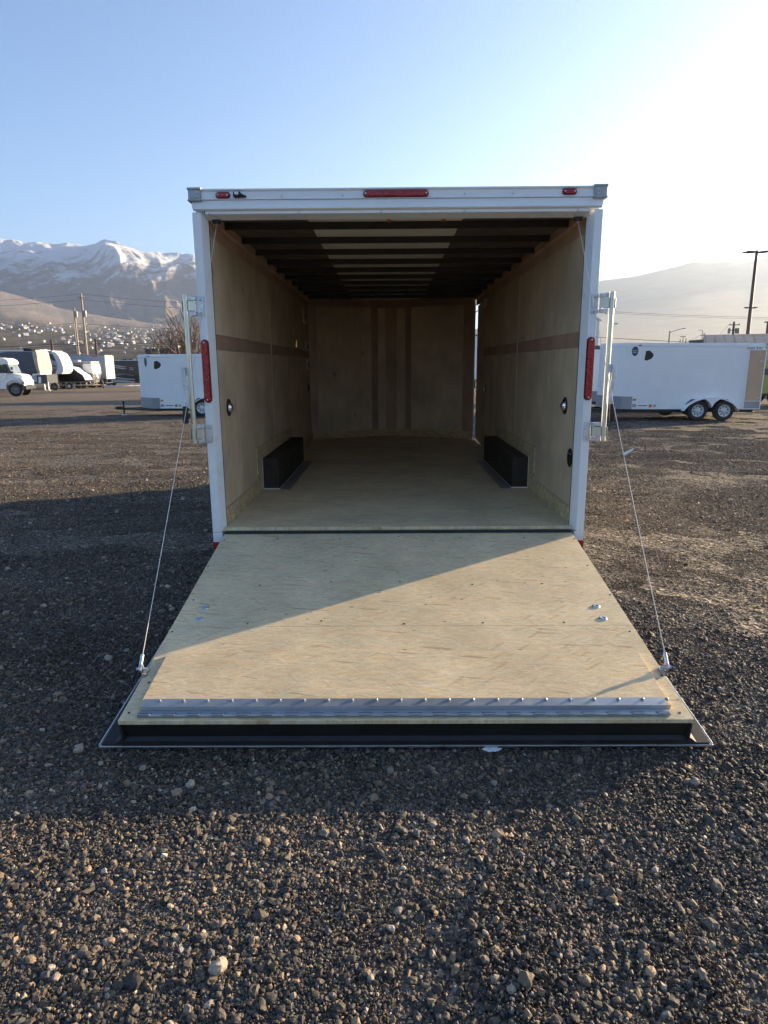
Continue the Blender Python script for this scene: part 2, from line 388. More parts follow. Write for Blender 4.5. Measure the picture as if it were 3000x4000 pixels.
def axis_steps(lo, hi, fine_lo, fine_hi, step, grow=1.16, far=9000.0):
    a = list(np.arange(fine_lo, fine_hi+1e-6, step)); s = step; v = fine_hi
    while v < hi: s = min(s*grow, 900); v += s; a.append(min(v, hi))
    s = step; v = fine_lo; b = []
    while v > lo: s = min(s*grow, 900); v -= s; b.append(max(v, lo))
    return np.array(sorted(set(b+a)))
xs = axis_steps(-8800, 8800, -7, 7, 0.09); ys = axis_steps(-8800, 8800, -4.6, 7, 0.09)
X, Y = np.meshgrid(xs, ys); Z = gz(X, Y)
V = np.stack([X.ravel(), Y.ravel(), Z.ravel()], 1); nx, ny = len(xs), len(ys)
ii = (np.arange(ny-1)[:, None]*nx+np.arange(nx-1)[None, :]).ravel()
FQ = np.stack([ii, ii+1, ii+nx+1, ii+nx], 1)
def np_mesh(name, V, FQ, mat, smooth=True):
    me = bpy.data.meshes.new(name); k = FQ.shape[1]
    me.vertices.add(len(V)); me.vertices.foreach_set('co', np.asarray(V, np.float32).ravel())
    me.loops.add(FQ.size); me.loops.foreach_set('vertex_index', FQ.astype(np.int32).ravel())
    me.polygons.add(len(FQ)); me.polygons.foreach_set('loop_start', np.arange(0, FQ.size, k, dtype=np.int32))
    me.polygons.foreach_set('loop_total', np.full(len(FQ), k, np.int32))
    me.polygons.foreach_set('use_smooth', np.full(len(FQ), smooth)); me.update(calc_edges=True); me.materials.append(mat); return me

# gravel lot ground: dark fines with pebbly bump; drier tan patches; beyond the lot dry winter field
m, n, b = new_mat('gravel_ground')
geo = n.nodes.new('ShaderNodeNewGeometry'); pos = geo.outputs['Position']
sep = n.nodes.new('ShaderNodeSeparateXYZ'); n.links.new(pos, sep.inputs[0])
f1 = noise(n, pos, 0.35, 5, 0.6); vo = n.nodes.new('ShaderNodeTexVoronoi'); vo.inputs['Scale'].default_value = 55; n.links.new(pos, vo.inputs['Vector'])
vo2 = n.nodes.new('ShaderNodeTexVoronoi'); vo2.inputs['Scale'].default_value = 14; n.links.new(pos, vo2.inputs['Vector'])
s1 = n.nodes.new('ShaderNodeSeparateColor'); n.links.new(vo.outputs['Color'], s1.inputs[0])
cr = ramp(n, [(0.0, (0.045, 0.041, 0.038)), (0.5, (0.105, 0.092, 0.080)), (0.82, (0.19, 0.16, 0.13)), (1.0, (0.40, 0.35, 0.29))]); n.links.new(s1.outputs[0], cr.inputs[0])
r1 = ramp(n, [(0.35, (0.8, 0.8, 0.82)), (0.7, (1.25, 1.15, 1.0))]); n.links.new(f1, r1.inputs[0])
colr = mix(n, cr.outputs[0], r1.outputs[0], 1.0, 'MULTIPLY')
far = n.nodes.new('ShaderNodeMapRange'); far.inputs[1].default_value = 22; far.inputs[2].default_value = 55; n.links.new(sep.outputs[1], far.inputs[0])
f3 = noise(n, pos, 0.12, 6, 0.6); r3 = ramp(n, [(0.3, (0.16, 0.125, 0.093)), (0.7, (0.24, 0.19, 0.14))]); n.links.new(f3, r3.inputs[0])
colr = mix(n, colr, mix(n, colr, r3.outputs[0], 0.75), far.outputs[0])
far2 = n.nodes.new('ShaderNodeMapRange'); far2.inputs[1].default_value = 130; far2.inputs[2].default_value = 220; n.links.new(sep.outputs[1], far2.inputs[0])
f4 = noise(n, pos, 0.012, 7, 0.65); r4 = ramp(n, [(0.35, (0.05, 0.047, 0.04)), (0.6, (0.13, 0.11, 0.08))]); n.links.new(f4, r4.inputs[0])
colr = mix(n, colr, r4.outputs[0], far2.outputs[0])
n.links.new(colr, b.inputs['Base Color']); b.inputs['Roughness'].default_value = 0.9; b.inputs['Specular IOR Level'].default_value = 0.15
b1 = n.nodes.new('ShaderNodeBump'); b1.inputs['Strength'].default_value = 1.0; b1.inputs['Distance'].default_value = 0.012; n.links.new(vo.outputs['Distance'], b1.inputs['Height'])
b2 = n.nodes.new('ShaderNodeBump'); b2.inputs['Strength'].default_value = 0.8; b2.inputs['Distance'].default_value = 0.05; n.links.new(vo2.outputs['Distance'], b2.inputs['Height']); n.links.new(b1.outputs[0], b2.inputs['Normal'])
n.links.new(b2.outputs[0], b.inputs['Normal'])
M['ground'] = m
ground = bpy.data.objects.new('ground', np_mesh('ground', V, FQ, m)); COL.objects.link(ground); structure(ground)
ground['label'] = 'dark gravel lot sloping gently away towards the parked vehicles'

# ---- mountains
def polar_terrain(name, a0, a1, na, rr, hfun, mat, scl=lambda A: 1.0):
    A = np.linspace(a0, a1, na); AA, RR = np.meshgrid(A, rr); K_ = scl(AA)
    ZZ = np.maximum(hfun(AA, RR)*K_, -3.2); RR = RR*K_; XX = np.sin(AA)*RR + CAM[0]; YY = np.cos(AA)*RR + CAM[1]
    V = np.stack([XX.ravel(), YY.ravel(), ZZ.ravel()], 1); k = len(A)
    i = (np.arange(len(rr)-1)[:, None]*k+np.arange(k-1)[None, :]).ravel()
    Fq = np.stack([i, i+1, i+k+1, i+k], 1)
    o = bpy.data.objects.new(name, np_mesh(name, V, Fq, mat)); COL.objects.link(o); structure(o)
    return o
def table(pts):
    q = sorted(az_el(*p) for p in pts); return np.array([a for a, e in q]), np.array([e for a, e in q])
cA, cE = table([(-1500, 1010), (-700, 960), (-250, 925), (0, 931), (95, 941), (205, 951), (308, 951), (338, 962), (380, 955), (410, 944), (430, 946), (482, 960), (560, 982), (675, 987), (760, 992), (900, 1015), (1050, 1080), (1230, 1230), (1350, 1390), (1500, 1424)])
fA, fE = table([(-1500, 1050), (-600, 1060), (-200, 1098), (0, 1135), (110, 1165), (240, 1205), (420, 1238), (600, 1262), (800, 1285), (1050, 1320), (1250, 1390), (1350, 1416), (1500, 1426)])
RC, RF, RB = 7000.0, 4300.0, 350.0
PK_A = az_el(418, 946)[0]
def range_scale(A): return np.clip(7000.0-5200.0*(A+R_(22)), 5300.0, 8200.0)/7000.0      # the range runs from far on the left to nearer on the right
def mtn_left(A, Rr):
    ce = np.interp(A, cA, cE)*RC; fe = np.interp(A, fA, fE)*RF
    u = A*RC                                            # metres along the range
    tb = np.clip((Rr-RB)/(RF-RB), 0, 1)
    bench = -2.5 + (fe+2.5)*tb**1.9
    bench = bench + (fbm(u/420, Rr/500, 4, 3)-0.5)*70*tb*(1-tb**6) + (fbm(u/1500, Rr/900, 2, 8)-0.5)*60*tb*(1-tb**6)
    # the front range
    tm = np.clip((Rr-RF-150)/(RC-RF-150), 0, 1)
    spur = 1-np.abs(2*fbm(u/900+0.35*fbm(Rr/700, u/900, 2, 21), Rr/2600, 4, 31)-1)*1.8
    spur2 = 1-np.abs(2*fbm(u/330+0.5*fbm(Rr/400, u/400, 2, 77), Rr/1100, 4, 41)-1)*1.8
    face = 0.15*tm+0.85*tm**1.15
    env = np.sin(np.pi*np.clip(tm, 0, 1))**0.8
    zf = fe*0.72 + (ce-fe*0.72)*face + env*((spur-0.45)*120 + (spur2-0.5)*60)
    pk = PK_A + (1-tm)*0.030; dd_ = (A-pk)*RC; sp = np.where(dd_ > 0, np.exp(-np.abs(dd_)/430), np.exp(-(dd_/160)**2))
    zf = zf + sp*210*np.clip(tm*2.2-0.75, 0, 1)*np.clip((1-tm)*5, 0, 1)
    crest = (fbm(u/60, Rr/300, 3, 51)-0.5)*26*np.clip(tm*3-2, 0, 1)
    zf = zf+crest
    lim = np.interp(A, cA, cE)*Rr - 6*(1-tm)*12
    zf = np.minimum(zf, np.where(tm < 0.97, lim, zf))
    back = np.clip((Rr-RC)/800, 0, 1)
    z = np.where(Rr <= RF, bench, np.where(Rr < RF+150, fe - (fe-fe*0.72)*((Rr-RF)/150), zf))
    return np.maximum(z - back*900, -2.9)
m, n, b = new_mat('mountain_rock_and_snow')
geo = n.nodes.new('ShaderNodeNewGeometry'); sep = n.nodes.new('ShaderNodeSeparateXYZ'); n.links.new(geo.outputs['Position'], sep.inputs[0])
sn = n.nodes.new('ShaderNodeSeparateXYZ'); n.links.new(geo.outputs['Normal'], sn.inputs[0])
def math_(op, a, b_, n=n):
    k = n.nodes.new('ShaderNodeMath'); k.operation = op
    for i, v in enumerate((a, b_)):
        if isinstance(v, (int, float)): k.inputs[i].default_value = v
        else: n.links.new(v, k.inputs[i])
    return k.outputs[0]
nb = noise(n, geo.outputs['Position'], 0.004, 9, 0.68); nb2 = noise(n, geo.outputs['Position'], 0.02, 6, 0.7)
hgt = math_('ADD', sep.outputs[2], math_('MULTIPLY', math_('SUBTRACT', nb, 0.5), 1500))
hgt = math_('ADD', hgt, math_('MULTIPLY', math_('SUBTRACT', nb2, 0.5), 800))
snow = n.nodes.new('ShaderNodeMapRange'); snow.inputs[1].default_value = 660; snow.inputs[2].default_value = 930; n.links.new(hgt, snow.inputs[0])
rk = ramp(n, [(0.3, (0.17, 0.155, 0.145)), (0.7, (0.29, 0.265, 0.24))]); n.links.new(noise(n, geo.outputs['Position'], 0.012, 8, 0.65), rk.inputs[0])
# lower bench: dry grass, brush and trees between the houses
bn_ = noise(n, geo.outputs['Position'], 0.011, 8, 0.7); bk = ramp(n, [(0.36, (0.045, 0.043, 0.036)), (0.5, (0.10, 0.085, 0.06)), (0.66, (0.24, 0.195, 0.13))]); n.links.new(bn_, bk.inputs[0])
lowf = n.nodes.new('ShaderNodeMapRange'); lowf.inputs[1].default_value = 130; lowf.inputs[2].default_value = 230; n.links.new(sep.outputs[2], lowf.inputs[0])
gr_ = ramp(n, [(0.3, (0.24, 0.20, 0.175)), (0.7, (0.32, 0.275, 0.24))]); n.links.new(noise(n, geo.outputs['Position'], 0.006, 7, 0.6), gr_.inputs[0])
midf = n.nodes.new('ShaderNodeMapRange'); midf.inputs[1].default_value = 420; midf.inputs[2].default_value = 620; n.links.new(sep.outputs[2], midf.inputs[0])
c = mix(n, bk.outputs[0], gr_.outputs[0], lowf.outputs[0]); c = mix(n, c, rk.outputs[0], midf.outputs[0])
c = mix(n, c, (0.72, 0.74, 0.78), snow.outputs[0])  # rock paled and snow dulled to stand in for thicker haze
n.links.new(c, b.inputs['Base Color']); b.inputs['Roughness'].default_value = 0.9; b.inputs['Specular IOR Level'].default_value = 0.1
bump(n, b, noise(n, geo.outputs['Position'], 0.02, 9, 0.75), 1.0, 34.0)
M['mountain'] = m
rr = np.concatenate([np.linspace(RB, RF, 90), np.linspace(RF+60, RC, 150), np.linspace(RC+60, 7450, 8)])
o = polar_terrain('mountain', R_(-66), R_(-4), 720, rr, mtn_left, m, range_scale)
o['label'] = 'snow-capped mountain range above a hillside of houses'

rA, rE = table([(1500, 1424), (1660, 1405), (1850, 1290), (2050, 1190), (2340, 1095), (2476, 1079), (2566, 1058), (2657, 1036), (2711, 1020), (2793, 1024), (2847, 1018), (2919, 1024), (2955, 1013), (3000, 1005), (3300, 985), (3900, 1040), (5200, 1180)])
_ga = np.linspace(R_(-10), R_(80), 1800); _ge = np.interp(_ga, rA, rE)
def _sm(e, k): g_ = np.exp(-np.linspace(-2.5, 2.5, k)**2); return np.convolve(np.pad(e, k//2, mode='edge'), g_/g_.sum(), 'valid')
_g1 = _sm(_ge, 15); _g2 = _sm(_ge, 301)
def mtn_right(A, Rr):
    RC2 = 6300.0; u = A*RC2
    t = np.clip((Rr-900)/(RC2-900), 0, 1); k_ = t**5
    ce = (np.interp(A, _ga, _g1[:1800])*k_+np.interp(A, _ga, _g2[:1800])*0.97*(1-k_))*RC2
    z = -3 + (ce+3)*(0.12*t+0.88*t**2.0) + (1-np.abs(2*fbm(u/700, Rr/2400, 4, 61)-1)*1.7-0.5)*2*np.sin(np.pi*t)**1.2
    z = np.minimum(z, np.where(t < 0.98, np.interp(A, rA, rE)*Rr-20*(1-t), z))
    return np.maximum(z - np.clip((Rr-RC2)/1800, 0, 1)*500, -3.2)
m2, n2, b_2 = new_mat('hazy_foothill')
g2 = n2.nodes.new('ShaderNodeNewGeometry')
rk2 = ramp(n2, [(0.3, (0.22, 0.195, 0.15)), (0.7, (0.32, 0.28, 0.215))]); n2.links.new(noise(n2, g2.outputs['Position'], 0.006, 8, 0.65), rk2.inputs[0])
n2.links.new(rk2.outputs[0], b_2.inputs['Base Color']); b_2.inputs['Roughness'].default_value = 0.95
bump(n2, b_2, noise(n2, g2.outputs['Position'], 0.015, 6, 0.6), 0.25, 5.0)
o = polar_terrain('hill', R_(3), R_(66), 260, np.concatenate([np.linspace(900, 6300, 90), np.linspace(6400, 8700, 10)]), mtn_right, m2)
o['label'] = 'pale hazy mountain ridge in front of the glowing sky'

# ---- haze: one closed box of even, pale air round everything (the sky stays outside)
hz = box(-9000, 9000, -9000, 9000, -4.5, 1600)
m, n, b = new_mat('haze_air'); n.nodes.remove(b)
pv = n.nodes.new('ShaderNodeVolumePrincipled'); pv.inputs['Color'].default_value = (0.7, 0.81, 1.0, 1)
pv.inputs['Density'].default_value = 0.000078; pv.inputs['Anisotropy'].default_value = 0.55
n.links.new(pv.outputs[0], [k for k in n.nodes if k.type == 'OUTPUT_MATERIAL'][0].inputs['Volume'])
ho = hz.build('haze', m); ho['kind'] = 'stuff'; ho['label'] = 'thin morning haze filling the valley air'; ho['category'] = 'haze'

# ---- loose gravel: real stones. A handful of patches of stones, laid over the lot in turned, overlapping copies.
ICO_V = []; t_ = (1+5**0.5)/2
for a in (-1, 1):
    for c in (-t_, t_): ICO_V += [(a, c, 0), (0, a, c), (c, 0, a)]
ICO_V = np.array(ICO_V, float); ICO_V /= np.linalg.norm(ICO_V[0])
def hull_faces(P):
    bm = bmesh.new(); [bm.verts.new(p) for p in P]; bmesh.ops.convex_hull(bm, input=bm.verts); bm.verts.index_update()
    f = np.array([[v.index for v in q.verts] for q in bm.faces if len(q.verts) == 3]); bm.free(); return f
bmx = bmesh.new(); bmesh.ops.create_icosphere(bmx, subdivisions=2, radius=1.0); bmx.verts.index_update()
BIG_V = np.array([v.co[:] for v in bmx.verts]); BIG_F = np.array([[v.index for v in f.verts] for f in bmx.faces]); bmx.free()
bmx = bmesh.new(); bmesh.ops.create_icosphere(bmx, subdivisions=1, radius=1.0); bmx.verts.index_update()
SM_V = np.array([v.co[:] for v in bmx.verts]); SM_F = np.array([[v.index for v in f.verts] for f in bmx.faces]); bmx.free()
def rand_rot(k):
    q = rng.normal(size=(k, 4)); q /= np.linalg.norm(q, axis=1)[:, None]; w_, x, y, z = q.T
    return np.stack([1-2*(y*y+z*z), 2*(x*y-z*w_), 2*(x*z+y*w_), 2*(x*y+z*w_), 1-2*(x*x+z*z), 2*(y*z-x*w_), 2*(x*z-y*w_), 2*(y*z+x*w_), 1-2*(x*x+y*y)], 1).reshape(k, 3, 3)
PAL = np.array([(0.060, 0.057, 0.054), (0.085, 0.078, 0.070), (0.115, 0.103, 0.090), (0.15, 0.128, 0.104), (0.20, 0.162, 0.125), (0.26, 0.195, 0.14), (0.10, 0.108, 0.115), (0.34, 0.31, 0.27), (0.045, 0.044, 0.046)])
PAL = PAL*np.array([1.0, 0.90, 0.79])
PW = np.array([0.24, 0.20, 0.15, 0.11, 0.10, 0.06, 0.06, 0.05, 0.03]); PW = PW/PW.sum()
def stones(cx, cy, rad, bv, bf, jag):
    k = len(cx)
    J = 1+jag*(rng.random((k, len(bv)))-0.5)
    S = np.stack([np.ones(k), rng.uniform(0.62, 1.0, k), rng.uniform(0.42, 0.85, k)], 1)
    P = bv[None]*J[:, :, None]*S[:, None, :]
    Rm = rand_rot(k); P = np.einsum('kij,kvj->kvi', Rm, P)
    P[:, :, 2] *= 0.85
    P *= rad[:, None, None]
    P += np.stack([cx, cy, rad*rng.uniform(0.05, 0.55, k)], 1)[:, None, :]
    F = bf[None]+(np.arange(k)*len(bv))[:, None, None]
    c = PAL[rng.choice(len(PAL), k, p=PW)]*rng.uniform(0.75, 1.45, (k, 1))
    return P.reshape(-1, 3), F.reshape(-1, 3), np.repeat(c, len(bv), 0)
TILES = 6; TR = 0.42
allV, allF, allC, allT = [], [], [], []; off = 0
for t in range(TILES):
    for kind in (0, 1):
        k = 7600 if kind == 0 else 120
        r_ = TR*np.sqrt(rng.random(k)); an = rng.random(k)*2*math.pi
        rad = rng.lognormal(math.log(0.0037), 0.42, k) if kind == 0 else rng.lognormal(math.log(0.0105), 0.30, k)
        rad = np.clip(rad, 0.0022, 0.024)
        P, F_, c = stones(r_*np.cos(an), r_*np.sin(an), rad, *((SM_V, SM_F, 0.95) if kind == 0 else (BIG_V, BIG_F, 0.42)))
        allV.append(P); allF.append(F_+off); allC.append(c); allT.append(np.full(len(P), t)); off += len(P)
# placements (loose vertices): where to lay a patch, how to turn it
pts = []
def lay(x0, x1, y0, y1, step, keep=lambda x, y: True):
    for yy in np.arange(y0, y1, step):
        for xx in np.arange(x0, x1, step):
            x = xx+random.uniform(-.4, .4)*step; y = yy+random.uniform(-.4, .4)*step
            if keep(x, y): pts.append((x, y))
def in_view(x, y):
    d = y-CAM[1]; return d > 0.9 and abs(x-CAM[0]) < 0.72*d+1.2
under = lambda x, y: abs(x) < 1.0 and -1.6 < y < 5.6
lay(-3.2, 3.2, -3.9, -0.4, 0.36, lambda x, y: in_view(x, y) and not under(x, y))
lay(-9, 9, -0.4, 5, 0.42, lambda x, y: in_view(x, y) and not under(x, y))
lay(-15, 15, 5, 13, 0.55, lambda x, y: in_view(x, y))
lay(-22, 22, 13, 27, 0.85, lambda x, y: in_view(x, y) and random.random() < 1.25-(y-13)/14)
pts = np.array(pts); e_ = 0.12
pz_ = gz(pts[:, 0], pts[:, 1]); gx_ = (gz(pts[:, 0]+e_, pts[:, 1])-gz(pts[:, 0]-e_, pts[:, 1]))/(2*e_); gy_ = (gz(pts[:, 0], pts[:, 1]+e_)-gz(pts[:, 0], pts[:, 1]-e_))/(2*e_)
patch = np.clip((fbm(pts[:, 0]*0.45+7, pts[:, 1]*1.1+3, 3, 71)-0.5)*5, 0, 1)      # wheel-packed patches where fines show
np_pts = np.stack([pts[:, 0], pts[:, 1], pz_-0.002-0.0045*patch+rng.uniform(-0.002, 0.003, len(pts))], 1)
nS = off; nP = len(pts)
V = np.concatenate(allV+[np_pts]); F_ = np.concatenate(allF)
m, n, b = new_mat('loose_stones')
at_ = n.nodes.new('ShaderNodeAttribute'); at_.attribute_name = 'stone_colour'
gp2 = n.nodes.new('ShaderNodeNewGeometry'); mpp = n.nodes.new('ShaderNodeMapping'); mpp.inputs['Scale'].default_value = (0.22, 1.5, 1); mpp.inputs['Rotation'].default_value = (0, 0, 0.12); n.links.new(gp2.outputs['Position'], mpp.inputs['Vector'])
big = noise(n, mpp.outputs[0], 1.0, 5, 0.6); bgr = ramp(n, [(0.35, 0.68), (0.65, 1.18)]); n.links.new(big, bgr.inputs[0])
tcn = coords(n); nn = noise(n, tcn, 160, 3, 0.6); rr_ = ramp(n, [(0.3, 0.7), (0.7, 1.2)]); n.links.new(nn, rr_.inputs[0])
n.links.new(mix(n, mix(n, at_.outputs['Color'], bgr.outputs[0], 1.0, 'MULTIPLY'), rr_.outputs[0], 1.0, 'MULTIPLY'), b.inputs['Base Color'])
b.inputs['Roughness'].default_value = 0.72; b.inputs['Specular IOR Level'].default_value = 0.35
me = np_mesh('gravel', V, F_, m, False)
def attr(name, typ, dom, data, key='value'):
    a = me.attributes.new(name, typ, dom); a.data.foreach_set(key, np.ascontiguousarray(data).ravel())
C4 = np.ones((nS+nP, 4), np.float32); C4[:nS, :3] = np.concatenate(allC); attr('stone_colour', 'FLOAT_COLOR', 'POINT', C4, 'color')
tid = np.full(nS+nP, -1, np.int32); tid[:nS] = np.concatenate(allT); attr('tid', 'INT', 'POINT', tid)
ti = np.zeros(nS+nP, np.int32); ti[nS:] = rng.integers(0, TILES, nP); attr('ti', 'INT', 'POINT', ti)
rot = np.zeros((nS+nP, 3), np.float32); az_ = rng.random(nP)*2*math.pi
for i in range(nP):
    q = Vector((-gx_[i], -gy_[i], 1)).to_track_quat('Z', 'Y') @ Matrix.Rotation(az_[i], 3, 'Z').to_quaternion(); rot[nS+i] = q.to_euler()[:]
attr('rot', 'FLOAT_VECTOR', 'POINT', rot, 'vector')
sc_ = np.ones(nS+nP, np.float32); sc_[nS:] = rng.uniform(0.85, 1.2, nP)*(1-0.22*patch); attr('sc', 'FLOAT', 'POINT', sc_)
gravel = bpy.data.objects.new('gravel', me); COL.objects.link(gravel); gravel['kind'] = 'stuff'
gravel['label'] = 'loose dark grey and tan gravel stones covering the lot'; gravel['category'] = 'gravel'
ng = bpy.data.node_groups.new('lay_gravel', 'GeometryNodeTree')
ng.interface.new_socket('Geometry', in_out='INPUT', socket_type='NodeSocketGeometry'); ng.interface.new_socket('Geometry', in_out='OUTPUT', socket_type='NodeSocketGeometry')
gi = ng.nodes.new('NodeGroupInput'); go = ng.nodes.new('NodeGroupOutput')
def named(nm, typ):
    k = ng.nodes.new('GeometryNodeInputNamedAttribute'); k.data_type = typ; k.inputs['Name'].default_value = nm; return k.outputs['Attribute']
def sep_eq(val):
    cmp = ng.nodes.new('FunctionNodeCompare'); cmp.data_type = 'INT'; cmp.operation = 'EQUAL'
    ng.links.new(named('tid', 'INT'), [s for s in cmp.inputs if s.enabled and s.type == 'INT'][0]); [s for s in cmp.inputs if s.enabled and s.type == 'INT'][1].default_value = val
    sg = ng.nodes.new('GeometryNodeSeparateGeometry'); ng.links.new(gi.outputs[0], sg.inputs['Geometry']); ng.links.new(cmp.outputs[0], sg.inputs['Selection']); return sg.outputs['Selection']
jn = ng.nodes.new('GeometryNodeJoinGeometry')
for t in range(TILES):
    k = ng.nodes.new('GeometryNodeGeometryToInstance'); ng.links.new(sep_eq(t), k.inputs[0]); ng.links.new(k.outputs[0], jn.inputs[0])
iop = ng.nodes.new('GeometryNodeInstanceOnPoints'); ng.links.new(sep_eq(-1), iop.inputs['Points']); ng.links.new(jn.outputs[0], iop.inputs['Instance'])
iop.inputs['Pick Instance'].default_value = True; ng.links.new(named('ti', 'INT'), iop.inputs['Instance Index'])
e2r = ng.nodes.new('FunctionNodeEulerToRotation'); ng.links.new(named('rot', 'FLOAT_VECTOR'), e2r.inputs[0]); ng.links.new(e2r.outputs[0], iop.inputs['Rotation'])
ng.links.new(named('sc', 'FLOAT'), iop.inputs['Scale']); ng.links.new(iop.outputs[0], go.inputs[0])
md = gravel.modifiers.new('lay', 'NODES'); md.node_group = ng

# ================================================================== THE OPEN TRAILER
T = thing('enclosed_trailer', 'large white enclosed trailer, rear open, wooden ramp lowered onto the gravel', 'trailer')
HW, HI, ZF, ZC, YV = 1.29, 1.218, 0.49, 2.555, 5.58          # outer / inner half width, floor, ceiling, start of the V nose
def vy(x, base=YV, n_=0.52): return base+(1-min(1, abs(x)/HI))*n_
# shell
for s in (-1, 1):
    y1 = YV if s < 0 else 4.62
    box(s*1.232, s*1.285, 0.06, y1, 0.36, 2.64).build('side_wall', M['white2'], T)
box(1.232, 1.285, 4.62, 5.578, 2.4415, 2.64).build('door_header', M['white2'], T)
MB().prism([(-1.285, 0.06), (1.285, 0.06), (1.285, YV), (1.228, YV), (0.12, YV+0.6), (-0.12, YV+0.6), (-1.228, YV), (-1.285, YV)], 'z', 2.60, 2.665).build('roof', M['white2'], T)
for s in (-1, 1):
    MB().prism([(s*1.226, YV+0.004), (0, YV+0.54), (0, YV+0.60), (s*1.226, YV+0.05)], 'z', 0.36, 2.60).build('nose_wall', M['white2'], T)
# underframe, axles, wheels
box(-1.15, 1.15, 0.03, 5.5, 0.36, 0.455).build('chassis', M['blackpaint'], T)
MB().box(-0.06, 0.06, 6.0, 7.5, 0.36, 0.44).prism([(-0.9, 5.5), (-0.8, 5.5), (0.03, 7.4), (-0.06, 7.4)], 'z', 0.34, 0.43).prism([(0.9, 5.5), (0.8, 5.5), (-0.03, 7.4), (0.06, 7.4)], 'z', 0.34, 0.43).build('tongue', M['blackpaint'], T)
def wheel_parts(parent, c, Rt, wd, rim_mat, axis='y', out=-1, n_=28, hub=True):
    """tyre with a spoked / holed rim; out = side of the outer face along the axis"""
    ri = Rt*0.60; h = wd/2
    pr = [(ri, -h*0.9), (ri+0.03*Rt, -h), (Rt*0.93, -h*0.98), (Rt, -h*0.6), (Rt, h*0.6), (Rt*0.93, h*0.98), (ri+0.03*Rt, h), (ri, h*0.9), (ri, -h*0.9)]
    t = MB().lathe(pr, c, axis, n_).build('wheel', M['tyre'], parent, smooth=True)
    o = out*h
    pr = [(ri*1.0, o*0.95), (ri*0.93, o*0.92), (ri*0.88, o*0.55), (ri*0.55, o*0.45), (ri*0.42, o*0.75), (ri*0.36, o*0.8), (0.0, o*0.8)]
    MB().lathe(pr, c, axis, n_).build('rim', rim_mat, t, smooth=True)
    if hub:
        for k in range(8):
            a = 2*math.pi*k/8+0.2; q, p = ri*0.70*math.cos(a), ri*0.70*math.sin(a)
            cc = (c[0]+q, c[1]+o*0.52, c[2]+p) if axis == 'y' else (c[0]+o*0.52, c[1]+q, c[2]+p)
            MB().lathe([(ri*0.105, -0.006), (ri*0.105, 0.012*1), (0, 0.012), ], cc, axis, 8).lathe([(ri*0.105, 0.012), (ri*0.105, -0.012), (0, -0.012)], cc, axis, 8).build('rim_hole', M['black'], t)
    return t
for s in (-1, 1):
    for yy in (2.0, 2.86):
        wheel_parts(T, (s*1.168, yy, 0.335+float(gz(s*1.1, yy))), 0.335, 0.2, M['alu'], 'x', s, 20, False)
for yy in (2.0, 2.86): MB().tube([(-1.0, yy, 0.33), (1.0, yy, 0.33)], 0.035).build('axle', M['blackpaint'], T)

# rear frame
for s in (-1, 1):
    MB().prism([(s*1.288, -0.02), (s*1.236, -0.02), (s*1.206, 0.05), (s*1.206, 0.062), (s*1.288, 0.062)], 'z', 0.462, 2.535).build('rear_post', M['white'], T, 0.004)
    box(s*1.288, s*1.222, -0.018, 0.058, 0.338, 0.460).build('post_foot', M['white'], T, 0.003)
    box(s*1.2895, s*1.221, -0.0215, 0.02, 0.334, 0.394).build('reflective_tape', M['redtape'], T)
    box(s*1.206, s*1.2165, 0.0625, 0.072, 0.475, 2.52).build('door_seal', M['rubber'], T)
# header: jamb, lip with drip edge, flat band, top rail
MB().prism([(-0.02, 2.536), (-0.02, 2.523), (0.05, 2.502), (0.065, 2.502), (0.065, 2.56), (-0.02, 2.56)], 'x', -1.2055, 1.2055).build('header_jamb', M['white'], T, 0.003)
box(-1.286, 1.286, -0.017, 0.06, 2.561, 2.604).build('header_band', M['white'], T, 0.002)
MB().prism([(-0.0205, 2.541), (-0.03, 2.541), (-0.041, 2.549), (-0.041, 2.557), (-0.022, 2.5605), (-0.0205, 2.5605)], 'x', -1.275, 1.275).build('drip_rail', M['white'], T, 0.002)
MB().prism([(-0.022, 2.605), (-0.03, 2.608), (-0.024, 2.614), (-0.022, 2.652), (-0.032, 2.66), (-0.032, 2.668), (0.05, 2.668), (0.05, 2.605)], 'x', -1.222, 1.222).build('top_rail', M['white'], T, 0.0015)
for s in (-1, 1):
    cc = MB().box(s*1.222, s*1.302, -0.034, 0.06, 2.601, 2.672).box(s*1.218, s*1.306, -0.040, 0.06, 2.662, 2.676).box(s*1.218, s*1.306, -0.040, 0.06, 2.597, 2.608)
    cap = cc.build('corner_cap', M['capgrey'], T, 0.003)
    for zz in (2.625, 2.648): MB().lathe([(0.006, 0), (0.006, -0.003), (0, -0.005)], (s*1.245, -0.034, zz), 'y', 10).build('rivet', M['screw'], cap)
rail_screws = [(-0.72, 2.625), (-0.34, 2.627), (0.42, 2.628), (0.72, 2.628), (-1.18, 2.53), (-0.62, 2.53), (-0.1, 2.53), (0.42, 2.53), (1.13, 2.53)]
for x, z in rail_screws: MB().lathe([(0.008, 0.0), (0.007, -0.005), (0, -0.006)], (x, -0.0205 if z < 2.56 else -0.023, z), 'y', 10).build('screw', M['screw'], T)
